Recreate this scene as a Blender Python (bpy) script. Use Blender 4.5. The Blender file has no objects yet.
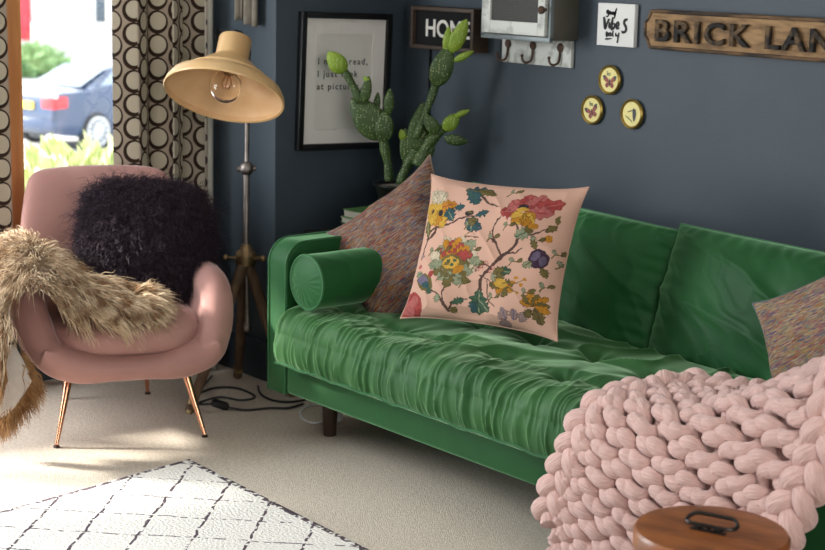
import bpy, bmesh, math, random
import numpy as np
from mathutils import Vector, Matrix
sc = bpy.context.scene
COL = sc.collection
PI = math.pi
rng = np.random.default_rng(7)
random.seed(7)

# ------------------------------------------------------------------ camera
CAM = np.array([4.37762, -3.01105, 1.58451]); FPX = 1654.61
CR = np.array([.63273, .77407, .02151]); CU = np.array([-.16133, .10460, .98134]); CF = np.array([-.75738, .62439, -.19107])
cam = bpy.data.cameras.new('camera'); camo = bpy.data.objects.new('camera', cam); COL.objects.link(camo)
cam.sensor_width = 36.0; cam.lens = FPX * 36 / 825
cam.clip_start = .05; cam.clip_end = 300
camo.matrix_world = Matrix(((CR[0], CU[0], -CF[0], CAM[0]), (CR[1], CU[1], -CF[1], CAM[1]), (CR[2], CU[2], -CF[2], CAM[2]), (0, 0, 0, 1)))
cam.dof.use_dof = True; cam.dof.focus_distance = 4.7; cam.dof.aperture_fstop = 4.5
sc.camera = camo

# ------------------------------------------------------------------ light
world = bpy.data.worlds.new('overcast_sky'); sc.world = world; world.use_nodes = True
wb = world.node_tree.nodes['Background']; wb.inputs[0].default_value = (.86, .93, 1.0, 1); wb.inputs[1].default_value = 3.6

def light(name, kind, loc, direction, energy, color=(1, 1, 1), **kw):
    l = bpy.data.lights.new(name, kind); l.energy = energy; l.color = color
    for k, v in kw.items(): setattr(l, k, v)
    o = bpy.data.objects.new(name, l); COL.objects.link(o); o.location = loc
    o.rotation_euler = Vector(direction).to_track_quat('-Z', 'Y').to_euler()
    return o
light('sun', 'SUN', (-6, -5, 5), (.74, .62, -.44), 17.0, (1, .95, .86), angle=math.radians(5))
light('bay_daylight', 'AREA', (-1.05, -2.05, 1.35), (1, .30, -.25), 118, (.93, .97, 1.0), shape='RECTANGLE', size=1.5, size_y=1.6)
light('side_fill', 'AREA', (5.3, -1.7, 1.6), (-1, .22, -.12), 108, (1, .96, .92), shape='RECTANGLE', size=2.4, size_y=1.6)  # added fill at the windowless right wall, brightens the left wall and its print

vs = sc.view_settings
vs.view_transform = 'Standard'; vs.look = 'None'; vs.gamma = 1; vs.exposure = 0.0; vs.use_curve_mapping = False

# ------------------------------------------------------------------ materials
def new_mat(name):
    m = bpy.data.materials.new(name); m.use_nodes = True
    nt = m.node_tree
    return m, nt, nt.nodes['Principled BSDF']

def nd(nt, t, **kw):
    n = nt.nodes.new(t)
    for k, v in kw.items(): setattr(n, k, v)
    return n

def mk(name, col, col2=None, nscale=8, rough=.6, metal=0, sheen=0, sheen_rough=.4, sheen_tint=None, bump=None, spec=.5, coat=0, ramp=(.35, .65), stretch=None, detail=4, uv=False):
    m, nt, b = new_mat(name)
    L = nt.links
    b.inputs['Base Color'].default_value = (*col, 1); b.inputs['Roughness'].default_value = rough
    b.inputs['Metallic'].default_value = metal; b.inputs['Specular IOR Level'].default_value = spec
    b.inputs['Coat Weight'].default_value = coat
    if sheen:
        b.inputs['Sheen Weight'].default_value = sheen; b.inputs['Sheen Roughness'].default_value = sheen_rough
        b.inputs['Sheen Tint'].default_value = (*(sheen_tint or (1, 1, 1)), 1)
    tc = nd(nt, 'ShaderNodeTexCoord'); mp = nd(nt, 'ShaderNodeMapping')
    L.new(tc.outputs['UV' if uv else 'Object'], mp.inputs[0])
    if stretch: mp.inputs['Scale'].default_value = stretch
    if col2 is not None:
        n = nd(nt, 'ShaderNodeTexNoise'); n.inputs['Scale'].default_value = nscale; n.inputs['Detail'].default_value = detail
        L.new(mp.outputs[0], n.inputs['Vector'])
        r = nd(nt, 'ShaderNodeValToRGB'); e = r.color_ramp.elements
        e[0].position, e[1].position = ramp; e[0].color = (*col, 1); e[1].color = (*col2, 1)
        L.new(n.outputs[0], r.inputs[0]); L.new(r.outputs[0], b.inputs['Base Color'])
    if bump:
        n = nd(nt, 'ShaderNodeTexNoise'); n.inputs['Scale'].default_value = bump[0]; n.inputs['Detail'].default_value = 5
        L.new(mp.outputs[0], n.inputs['Vector'])
        bp = nd(nt, 'ShaderNodeBump'); bp.inputs['Strength'].default_value = bump[1]; bp.inputs['Distance'].default_value = bump[2] if len(bump) > 2 else .01
        L.new(n.outputs[0], bp.inputs['Height']); L.new(bp.outputs[0], b.inputs['Normal'])
    return m

def speckle_mat(name, cols, scale, vec_scale, rough=.95, bump=.5, uv=True):
    """woven threads of many colours, stretched along one direction"""
    m, nt, b = new_mat(name); L = nt.links
    b.inputs['Roughness'].default_value = rough; b.inputs['Specular IOR Level'].default_value = .1
    tc = nd(nt, 'ShaderNodeTexCoord'); mp = nd(nt, 'ShaderNodeMapping'); mp.inputs['Scale'].default_value = vec_scale
    L.new(tc.outputs['UV' if uv else 'Object'], mp.inputs[0])
    v = nd(nt, 'ShaderNodeTexVoronoi'); v.inputs['Scale'].default_value = scale
    L.new(mp.outputs[0], v.inputs['Vector'])
    sep = nd(nt, 'ShaderNodeSeparateColor'); L.new(v.outputs['Color'], sep.inputs[0])
    big = nd(nt, 'ShaderNodeTexNoise'); big.inputs['Scale'].default_value = scale * .22; big.inputs['Detail'].default_value = 3
    L.new(mp.outputs[0], big.inputs['Vector'])
    mx = nd(nt, 'ShaderNodeMath', operation='MULTIPLY_ADD'); mx.inputs[1].default_value = .55
    L.new(sep.outputs[0], mx.inputs[0])
    ml = nd(nt, 'ShaderNodeMath', operation='MULTIPLY'); ml.inputs[1].default_value = .45; L.new(big.outputs[0], ml.inputs[0])
    L.new(ml.outputs[0], mx.inputs[2])
    r = nd(nt, 'ShaderNodeValToRGB'); r.color_ramp.interpolation = 'CONSTANT'
    e = r.color_ramp.elements
    lo, hi = .15, .85
    while len(e) < len(cols): e.new(.5)
    for i, c in enumerate(cols):
        e[i].position = lo + (hi - lo) * i / len(cols) if i else 0; e[i].color = (*c, 1)
    L.new(mx.outputs[0], r.inputs[0]); L.new(r.outputs[0], b.inputs['Base Color'])
    bp = nd(nt, 'ShaderNodeBump'); bp.inputs['Strength'].default_value = bump; bp.inputs['Distance'].default_value = .004; bp.invert = True
    L.new(v.outputs['Distance'], bp.inputs['Height']); L.new(bp.outputs[0], b.inputs['Normal'])
    return m

def attr_mat(name, rough=.9, bump=(300, .2, .002)):
    m, nt, b = new_mat(name); L = nt.links
    b.inputs['Roughness'].default_value = rough; b.inputs['Specular IOR Level'].default_value = .2
    a = nd(nt, 'ShaderNodeAttribute'); a.attribute_name = 'print'
    L.new(a.outputs['Color'], b.inputs['Base Color'])
    tc = nd(nt, 'ShaderNodeTexCoord')
    n = nd(nt, 'ShaderNodeTexNoise'); n.inputs['Scale'].default_value = bump[0]; L.new(tc.outputs['Object'], n.inputs['Vector'])
    bp = nd(nt, 'ShaderNodeBump'); bp.inputs['Strength'].default_value = bump[1]; bp.inputs['Distance'].default_value = bump[2]
    L.new(n.outputs[0], bp.inputs['Height']); L.new(bp.outputs[0], b.inputs['Normal'])
    return m

def pane_mat(name, gloss=.06, tint=(1, 1, 1)):
    m, nt, b = new_mat(name); L = nt.links
    nt.nodes.remove(b)
    t = nd(nt, 'ShaderNodeBsdfTransparent'); t.inputs[0].default_value = (*tint, 1)
    g = nd(nt, 'ShaderNodeBsdfGlossy'); g.inputs['Roughness'].default_value = .02
    mx = nd(nt, 'ShaderNodeMixShader'); mx.inputs[0].default_value = gloss
    L.new(t.outputs[0], mx.inputs[1]); L.new(g.outputs[0], mx.inputs[2])
    L.new(mx.outputs[0], nt.nodes['Material Output'].inputs[0])
    return m

M = {}
M['wall'] = mk('slate_blue_paint', (.034, .050, .067), (.039, .058, .076), 3, rough=.6, bump=(60, .06))
M['trim'] = mk('slate_satin_paint', (.024, .037, .052), rough=.4)
M['ceiling'] = mk('white_ceiling_paint', (.75, .75, .73), rough=.9)
M['carpet'] = mk('beige_carpet', (.60, .52, .43), (.74, .66, .56), 90, rough=1, bump=(240, .8, .01), spec=.05, detail=6)
M['orange_wood'] = mk('varnished_orange_wood', (.62, .25, .08), (.74, .34, .13), 5, rough=.35, stretch=(8, 8, .6))
M['pane'] = pane_mat('window_glass')
M['pink'] = mk('pink_velvet', (.38, .195, .17), (.44, .23, .20), 6, rough=.75, sheen=.45, sheen_rough=.35, sheen_tint=(1, .82, .82), bump=(25, .06))
M['brass'] = mk('rose_brass', (.78, .37, .23), rough=.2, metal=1)
M['green'] = mk('green_velvet', (.006, .060, .014), (.010, .085, .020), 5, rough=.6, sheen=.62, sheen_rough=.38, sheen_tint=(.50, .95, .52), bump=(30, .05), spec=.25)
M['green_seat'] = mk('green_velvet_lit', (.016, .078, .018), (.026, .108, .025), 5, rough=.6, sheen=.55, sheen_rough=.40, sheen_tint=(.62, .95, .58), bump=(30, .05), spec=.25)  # lighter copy of the sofa velvet: light on the seat put into colour
M['green_pipe'] = mk('green_velvet_piping', (.016, .11, .03), rough=.6, sheen=.6, sheen_rough=.3, sheen_tint=(.5, .95, .6))
M['dark_wood'] = mk('dark_walnut', (.035, .018, .01), (.06, .03, .018), 6, rough=.4, stretch=(6, 6, 1))
M['black'] = mk('black_lacquer', (.006, .006, .007), rough=.35)
M['black_matte'] = mk('black_matte', (.006, .006, .007), rough=.8, spec=.2)
M['cable'] = mk('black_rubber', (.012, .012, .012), rough=.5)
M['white_plastic'] = mk('white_plastic', (.8, .8, .78), rough=.4)
M['yarn'] = mk('blush_wool', (.64, .41, .37), (.74, .52, .48), 7, rough=.95, sheen=.35, sheen_rough=.5, sheen_tint=(1, .9, .88), bump=(5, 1.0, .006), uv=True, stretch=(6, .7, 1), spec=.1)
M['purple_fur'] = mk('dark_plum_wool', (.012, .006, .011), (.030, .015, .026), 60, rough=.65, sheen=.10, sheen_rough=.4, sheen_tint=(.9, .7, .9), spec=.25)
M['tan_fur'] = mk('tawny_fleece', (.25, .125, .05), (.78, .61, .41), 22, rough=.8, spec=.2, sheen=.2, detail=2, ramp=(.36, .62))
M['brown_fur'] = mk('brown_fleece', (.22, .10, .035), (.42, .24, .11), 22, rough=.8, spec=.2, detail=2)
M['suede'] = mk('pale_suede', (.42, .37, .33), (.50, .45, .40), 15, rough=1)
M['lamp_metal'] = mk('cream_enamel', (.56, .34, .14), (.64, .42, .20), 7, rough=.42, coat=.15)
M['lamp_inside'] = mk('worn_tan_enamel', (.66, .40, .19), (.74, .49, .27), 9, rough=.55)
M['steel'] = mk('tarnished_steel', (.20, .17, .16), (.30, .27, .25), 20, rough=.5, metal=1)
M['old_brass'] = mk('aged_brass', (.22, .15, .08), (.34, .24, .13), 20, rough=.45, metal=.9)
M['old_wood'] = mk('worn_brown_wood', (.075, .042, .022), (.14, .08, .042), 8, rough=.7, stretch=(6, 6, .8))
M['cactus'] = None
M['soil'] = mk('pale_gravel_soil', (.22, .19, .15), (.34, .30, .24), 120, rough=1, bump=(150, 1))
M['paper'] = mk('cream_print_paper', (.78, .76, .70), rough=.8)
M['mount'] = mk('white_picture_mount', (.86, .83, .78), rough=.8)
M['ink'] = mk('black_ink', (.02, .02, .022), rough=.8)
M['grey_ink'] = mk('grey_ink', (.16, .15, .14), rough=.8)
M['box_wood'] = mk('lightbox_wood', (.035, .02, .012), (.055, .032, .018), 6, rough=.6, stretch=(1, 6, 6))
M['letter_white'] = mk('white_letter_tile', (.62, .60, .55), rough=.6)
M['zinc_white'] = mk('chipped_white_zinc', (.24, .25, .23), (.60, .62, .58), 16, rough=.6, detail=8, ramp=(.34, .5))
M['zinc_side'] = mk('dull_olive_zinc', (.085, .08, .06), (.12, .11, .085), 6, rough=.5, metal=.2)
M['zinc_edge'] = mk('grey_zinc', (.16, .19, .20), (.22, .25, .26), 15, rough=.5, metal=.3)
M['wire_mesh'] = None
M['rust'] = mk('rusty_iron', (.05, .028, .02), (.10, .055, .035), 60, rough=.7, metal=.4)
M['canvas'] = mk('white_canvas', (.72, .72, .70), rough=.8)
M['gold'] = mk('gilt_rim', (.25, .16, .03), (.42, .29, .06), 12, rough=.35, metal=.7)
M['plate_yellow'] = mk('pale_yellow_card', (.74, .66, .26), rough=.6)
M['wing_red'] = mk('brick_red_print', (.22, .06, .05), (.32, .10, .08), 50, rough=.7)
M['wing_dark'] = mk('slate_print', (.06, .065, .075), rough=.7)
M['sign_wood'] = mk('worn_gilded_wood', (.15, .085, .038), (.33, .20, .09), 14, rough=.75, detail=10, bump=(40, .5, .008), stretch=(1, 4, 4))
M['sign_rim'] = mk('charred_sign_edge', (.03, .02, .014), (.15, .085, .04), 12, rough=.8, detail=10, bump=(40, .5, .008), stretch=(1, 4, 4), ramp=(.42, .62))
M['sign_letter'] = mk('blackened_letters', (.016, .014, .013), (.16, .10, .05), 30, rough=.75, spec=.25, detail=8, ramp=(.45, .68))
M['lid_wood'] = mk('polished_brown_wood', (.17, .050, .012), (.32, .105, .026), 9, rough=.42, detail=8, bump=(20, .15), stretch=(1, 3, 1), coat=.1)
M['iron'] = mk('dark_iron', (.05, .045, .042), rough=.45, metal=.9)
M['book_green'] = mk('green_book_cloth', (.06, .17, .04), rough=.7)
M['book_pages'] = mk('book_pages', (.45, .42, .34), rough=.9, bump=(200, .4))
M['linen'] = mk('grey_beige_linen', (.20, .175, .14), (.25, .22, .18), 30, rough=.9)
M['lining'] = mk('cream_lining', (.50, .48, .42), rough=.9)
M['rug'] = None; M['curtain'] = None

# ------------------------------------------------------------------ geometry helpers
class G:
    def __init__(s): s.V = []; s.F = []; s.UV = None; s.n = 0
    def add(s, V, F):
        V = np.asarray(V, float).reshape(-1, 3); s.V.append(V)
        s.F.extend([tuple(i + s.n for i in f) for f in F]); s.n += len(V); return s
    def verts(s): return np.concatenate(s.V) if s.V else np.zeros((0, 3))
    def xf(s, M4):
        A = np.array(M4); s.V = [v @ A[:3, :3].T + A[:3, 3] for v in s.V]; return s
    def tube(s, P, r, n=10, caps=True, closed=False, flat=1.0):
        V, F = tube(P, r, n, caps, closed, flat); return s.add(V, F)
    def box(s, lo, hi, bevel=0, seg=2):
        V, F = boxmesh(lo, hi, bevel, seg); return s.add(V, F)
    def lathe(s, prof, n=32, M4=None, close=False, cap=True):
        V, F = lathe(prof, n, close, cap)
        if M4 is not None: A = np.array(M4); V = V @ A[:3, :3].T + A[:3, 3]
        return s.add(V, F)
    def ell(s, c, r, nu=20, nv=12, R=None):
        V, F = ellipsoid(nu, nv); V = V * np.asarray(r)
        if R is not None: V = V @ np.asarray(R).T
        return s.add(V + np.asarray(c), F)
    def prism(s, poly, z0, z1, M4=None):
        n = len(poly); V = [(x, y, z0) for x, y in poly] + [(x, y, z1) for x, y in poly]
        F = [tuple(range(n))[::-1], tuple(range(n, 2 * n))] + [(i, (i + 1) % n, n + (i + 1) % n, n + i) for i in range(n)]
        V = np.array(V, float)
        if M4 is not None: A = np.array(M4); V = V @ A[:3, :3].T + A[:3, 3]
        return s.add(V, F)

def norm(v): v = np.asarray(v, float); return v / (np.linalg.norm(v, axis=-1, keepdims=True) + 1e-12)

def tube(P, r, n=10, caps=True, closed=False, flat=1.0):
    P = np.asarray(P, float); m = len(P); r = np.broadcast_to(np.asarray(r, float), (m,))
    if closed: T = norm(np.roll(P, -1, 0) - np.roll(P, 1, 0))
    else: T = norm(np.gradient(P, axis=0))
    N = np.zeros_like(P); a = np.array([0, 0, 1.]) if abs(T[0][2]) < .9 else np.array([1., 0, 0])
    N[0] = norm(a - T[0] * (a @ T[0]))
    for i in range(1, m):
        v = N[i - 1] - T[i] * (N[i - 1] @ T[i]); N[i] = norm(v)
    B = np.cross(T, N)
    th = np.arange(n) * 2 * PI / n
    V = (P[:, None, :] + r[:, None, None] * (np.cos(th)[None, :, None] * N[:, None, :] * flat + np.sin(th)[None, :, None] * B[:, None, :])).reshape(-1, 3)
    F = []
    for i in range(m if closed else m - 1):
        j = (i + 1) % m
        for k in range(n):
            l = (k + 1) % n; F.append((i * n + k, i * n + l, j * n + l, j * n + k))
    if caps and not closed:
        F.append(tuple(range(n))[::-1]); F.append(tuple((m - 1) * n + k for k in range(n)))
    return V, F

def boxmesh(lo, hi, bevel=0, seg=2):
    bm = bmesh.new(); bmesh.ops.create_cube(bm, size=1)
    lo = np.array(lo, float); hi = np.array(hi, float)
    for v in bm.verts: v.co = Vector((lo + hi) / 2 + np.array(v.co) * (hi - lo))
    if bevel: bmesh.ops.bevel(bm, geom=bm.edges[:], offset=bevel, segments=seg, affect='EDGES', profile=.5)
    bm.verts.index_update()
    V = np.array([v.co[:] for v in bm.verts]); F = [tuple(v.index for v in f.verts) for f in bm.faces]; bm.free(); return V, F

def lathe(prof, n=32, close=False, cap=True):
    prof = np.asarray(prof, float); m = len(prof); th = np.arange(n) * 2 * PI / n
    V = np.stack([prof[:, 0][:, None] * np.cos(th), prof[:, 0][:, None] * np.sin(th), np.repeat(prof[:, 1][:, None], n, 1)], -1).reshape(-1, 3)
    F = []
    for i in range(m if close else m - 1):
        j = (i + 1) % m
        for k in range(n):
            l = (k + 1) % n; F.append((i * n + k, i * n + l, j * n + l, j * n + k))
    if not close and cap:
        if prof[0, 0] > 1e-6: F.append(tuple(range(n))[::-1])
        if prof[-1, 0] > 1e-6: F.append(tuple((m - 1) * n + k for k in range(n)))
    return V, F

def ellipsoid(nu=20, nv=12):
    ph = np.linspace(-PI / 2, PI / 2, nv); prof = np.stack([np.maximum(np.cos(ph), 1e-4), np.sin(ph)], -1)
    return lathe(prof, nu)

def gridF(nu, nv, wu=False):
    F = []
    for i in range(nu if wu else nu - 1):
        a = (i + 1) % nu
        for j in range(nv - 1): F.append((i * nv + j, a * nv + j, a * nv + j + 1, i * nv + j + 1))
    return F

def crom(P, n):
    """smooth curve through points"""
    P = np.asarray(P, float); m = len(P); Q = np.vstack([2 * P[0] - P[1], P, 2 * P[-1] - P[-2]])
    t = np.linspace(0, m - 1 - 1e-9, n); i = t.astype(int); f = (t - i)[:, None]
    a, b, c, d = Q[i], Q[i + 1], Q[i + 2], Q[i + 3]
    return .5 * (2 * b + (c - a) * f + (2 * a - 5 * b + 4 * c - d) * f ** 2 + (3 * b - a - 3 * c + d) * f ** 3)

def _h(ix, iy, seed):
    x = (ix.astype(np.int64) * 374761393 + iy.astype(np.int64) * 668265263 + seed * 982451653) & 0x7fffffff
    x = ((x ^ (x >> 13)) * 1274126177) & 0x7fffffff
    return ((x ^ (x >> 16)) & 0xffff) / 65535.
def vnoise(x, y, seed=0):
    x = np.asarray(x, float); y = np.asarray(y, float) + np.zeros_like(x)
    ix = np.floor(x); iy = np.floor(y); fx = x - ix; fy = y - iy
    fx = fx * fx * (3 - 2 * fx); fy = fy * fy * (3 - 2 * fy)
    ix = ix.astype(int); iy = iy.astype(int)
    a = _h(ix, iy, seed); b = _h(ix + 1, iy, seed); c = _h(ix, iy + 1, seed); d = _h(ix + 1, iy + 1, seed)
    return (a * (1 - fx) + b * fx) * (1 - fy) + (c * (1 - fx) + d * fx) * fy
def ridge(x, y, seed=0): return 1 - np.abs(2 * vnoise(x, y, seed) - 1)

def wm(o):
    m = o.matrix_basis.copy()
    return wm(o.parent) @ m if o.parent else m

def mesh(name, g, mat, parent=None, local=False, sharp=40, sub=0, uv=None, col=None, label=None, flat=False, recalc=False):
    """one mesh object; coordinates are the room's unless local"""
    V = g.verts()
    if parent is not None and not local:
        A = np.array(wm(parent).inverted()); V = V @ A[:3, :3].T + A[:3, 3]
    me = bpy.data.meshes.new(name); me.from_pydata(V.tolist(), [], g.F); me.update()
    if recalc:
        bm = bmesh.new(); bm.from_mesh(me); bmesh.ops.recalc_face_normals(bm, faces=bm.faces[:]); bm.to_mesh(me); bm.free()
    if not flat:
        me.polygons.foreach_set('use_smooth', [True] * len(me.polygons))
        if sharp: me.set_sharp_from_angle(angle=math.radians(sharp))
    if uv is not None:
        ul = me.uv_layers.new(name='UVMap'); idx = np.empty(len(me.loops), np.int32); me.loops.foreach_get('vertex_index', idx)
        ul.data.foreach_set('uv', np.asarray(uv, np.float32)[idx].ravel())
    if col is not None:
        a = me.color_attributes.new('print', 'FLOAT_COLOR', 'POINT')
        c = np.ones((len(V), 4), np.float32); c[:, :3] = col; a.data.foreach_set('color', c.ravel())
    me.materials.append(mat)
    o = bpy.data.objects.new(name, me); COL.objects.link(o)
    if parent is not None: o.parent = parent
    if sub:
        s = o.modifiers.new('smooth', 'SUBSURF'); s.levels = sub; s.render_levels = sub
    if label: o['label'] = label
    return o

def thing(name, label, cat, loc=(0, 0, 0), rz=0, group=None):
    o = bpy.data.objects.new(name, None); COL.objects.link(o); o.empty_display_size = .1
    o.location = loc; o.rotation_euler = (0, 0, rz); o['label'] = label; o['category'] = cat
    if group: o['group'] = group
    return o
def tag(o, label, cat, group=None):
    o['label'] = label; o['category'] = cat
    if group: o['group'] = group
    return o
def struct(name, g, mat, parent=None, **kw):
    o = mesh(name, g, mat, parent, **kw)
    if parent is None: o['kind'] = 'structure'
    return o
def frame4(o, ex, ey, ez):
    return Matrix(((ex[0], ey[0], ez[0], o[0]), (ex[1], ey[1], ez[1], o[1]), (ex[2], ey[2], ez[2], o[2]), (0, 0, 0, 1)))
def rayto(px, py, O, N):
    d = CF + (px - 412.5) / FPX * CR - (py - 275) / FPX * CU
    O = np.asarray(O, float); N = np.asarray(N, float); t = ((O - CAM) @ N) / (d @ N); return CAM + t * d
def text_geo(body, size, M4, depth=.001, bold=0, align='LEFT', spacing=1.0, shear=0, bevel=0):
    cu = bpy.data.curves.new('lettering', 'FONT'); cu.body = body; cu.size = size; cu.extrude = depth; cu.offset = bold
    cu.align_x = align; cu.space_character = spacing; cu.shear = shear; cu.bevel_depth = bevel; cu.resolution_u = 4
    o = bpy.data.objects.new('lettering', cu); COL.objects.link(o)
    dg = bpy.context.evaluated_depsgraph_get(); dg.update()
    me = bpy.data.meshes.new_from_object(o.evaluated_get(dg))
    V = np.array([v.co[:] for v in me.vertices]).reshape(-1, 3); F = [tuple(p.vertices) for p in me.polygons]
    bpy.data.objects.remove(o); bpy.data.curves.remove(cu); bpy.data.meshes.remove(me)
    A = np.array(M4); g = G(); g.add(V @ A[:3, :3].T + A[:3, 3], F); return g
def merge(*gs):
    o = G()
    for g in gs: o.add(g.verts(), g.F)
    return o
def ribbon(paths, M4, depth=.001):
    """flat brush strokes: list of ((x,y,w), ...) in the plane of M4"""
    g = G()
    for p in paths:
        p = crom(np.array(p, float), 4 * len(p) + 4); xy = p[:, :2]; w = p[:, 2]
        T = norm(np.gradient(xy, axis=0)); N = np.stack([-T[:, 1], T[:, 0]], -1)
        L = xy + N * w[:, None] / 2; R = xy - N * w[:, None] / 2; n = len(p)
        V = np.concatenate([np.c_[L, np.full(n, depth)], np.c_[R, np.full(n, depth)], np.c_[L, np.zeros(n)], np.c_[R, np.zeros(n)]])
        F = []
        for i in range(n - 1):
            F += [(n + i, n + i + 1, i + 1, i), (i, i + 1, 2 * n + i + 1, 2 * n + i), (3 * n + i, 3 * n + i + 1, n + i + 1, n + i)]
        g.add(V, F)
    return g.xf(M4)

def islands(g):
    """split a geometry into its connected pieces"""
    V = g.verts(); par = list(range(len(V)))
    key = {}
    for i, v in enumerate(np.round(V, 5)):
        k = tuple(v); j = key.setdefault(k, i); par[i] = j
    def find(i):
        while par[i] != i: par[i] = par[par[i]]; i = par[i]
        return i
    for f in g.F:
        r = find(f[0])
        for j in f[1:]: par[find(j)] = r
    groups = {}
    for f in g.F: groups.setdefault(find(f[0]), []).append(f)
    out = []
    for fs in groups.values():
        used = sorted({i for f in fs for i in f}); mp = {u: k for k, u in enumerate(used)}
        out.append(G().add(V[used], [tuple(mp[i] for i in f) for f in fs]))
    return out

# ------------------------------------------------------------------ the room
XL, YW, YR, ZC = -.56, 1.0, .40, 2.5
struct('floor', G().box((-1.5, -4.3, -.12), (5.5, 1.1, 0)), M['carpet'])
struct('wall_back', G().box((XL - .3, YW, 0), (5.5, YW + .15, ZC)), M['wall'])
struct('wall_left', G().box((-1.3, YR, 0), (XL, YW + .15, ZC), bevel=.008), M['wall'])
struct('wall_right', G().box((5.4, -4.3, 0), (5.55, 1.1, ZC)), M['wall'])
struct('wall_front', G().box((-1.6, -4.35, 0), (5.5, -4.2, ZC)), M['wall'])
struct('ceiling', G().box((-1.6, -4.35, ZC), (5.55, 1.15, ZC + .1)), M['ceiling'])
struct('baseboard_left', G().box((XL, YR - .02, 0), (XL + .018, YW, .15), bevel=.004), M['trim'])
struct('baseboard_bay', G().box((-.98, YR - .018, 0), (XL + .018, YR, .15), bevel=.004), M['trim'])
struct('baseboard_back', G().box((XL, YW - .018, 0), (5.4, YW, .15), bevel=.004), M['trim'])

# window wall: s runs along it away from the corner, t is height, w outwards
W0 = np.array([-.98, YR, 0]); WD = norm(np.array([-.12, -.993, 0])); WN = np.array([WD[1], -WD[0], 0])
if WN[0] > 0: WN = -WN
WM = frame4(W0, WD, (0, 0, 1), WN)
def wbox(s0, s1, z0, z1, w0=0, w1=.22, bevel=0):
    return G().box((s0, z0, w0), (s1, z1, w1), bevel).xf(WM)
SILL = .53
struct('wall_window', merge(wbox(-.1, 4.8, 0, SILL), wbox(-.1, 4.8, 2.15, ZC), wbox(-.1, .10, SILL, 2.15), wbox(.80, 1.22, SILL, 2.15), wbox(2.95, 4.8, SILL, 2.15)), M['wall'])
struct('wall_sun_blocker', wbox(.92, 1.08, -1.9, 2.6, .23, 1.7), M['ceiling'])  # unseen pier wall added outside to keep sun off the first window
def window(name, s0, s1, mull=(), j1=.05):
    fr = merge(wbox(s0, s0 + .05, SILL, 2.15, .06, .13, .004), wbox(s1 - j1, s1, SILL, 2.15, .06, .13, .004),
               wbox(s0 + .05, s1 - j1, SILL, SILL + .05, .06, .13, .004), wbox(s0 + .05, s1 - j1, 2.10, 2.15, .06, .13, .004),
               *[wbox(m - .025, m + .025, SILL + .05, 2.10, .06, .13, .004) for m in mull])
    f = struct(name, fr, M['orange_wood'])
    struct('window_glass', wbox(s0 + .05, s1 - j1, SILL + .05, 2.10, .09, .096), M['pane'], f)
    struct('window_sill', wbox(s0 - .02, s1 + .02, SILL - .03, SILL, -.05, .06, .006), M['orange_wood'], f)
    return f
window('window_1', .10, .80, j1=.078)
window('window_2', 1.22, 2.95, (1.8, 2.37))

# unseen roller blinds added to limit the sun through the second window
def blind(label, s0, s1, zb, z1=2.13):
    t = thing('added_sun_blind', label, 'blind', tuple(W0 + WD * (s0 + s1) / 2 + np.array([0, 0, zb])), 0, 'added sun-limiting blinds of the bay window')
    mesh('sun_blind_cloth', wbox(s0, s1, zb, z1, .030, .033), M['lining'], t)
    mesh('bottom_bar', wbox(s0, s1, zb - .02, zb, .024, .039, .004), M['white_plastic'], t)
    mesh('roller', G().tube([W0 + WD * s0 + np.array([0, 0, z1 - .03]) + WN * .03, W0 + WD * s1 + np.array([0, 0, z1 - .03]) + WN * .03], .025, 16), M['white_plastic'], t)
blind('unseen cream blind added to limit the sun beside the left curtain', 1.24, 1.80, 1.19)
blind('unseen cream blind added to limit the sun at the far end of the bay window', 1.81, 2.94, 1.06)

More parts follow.
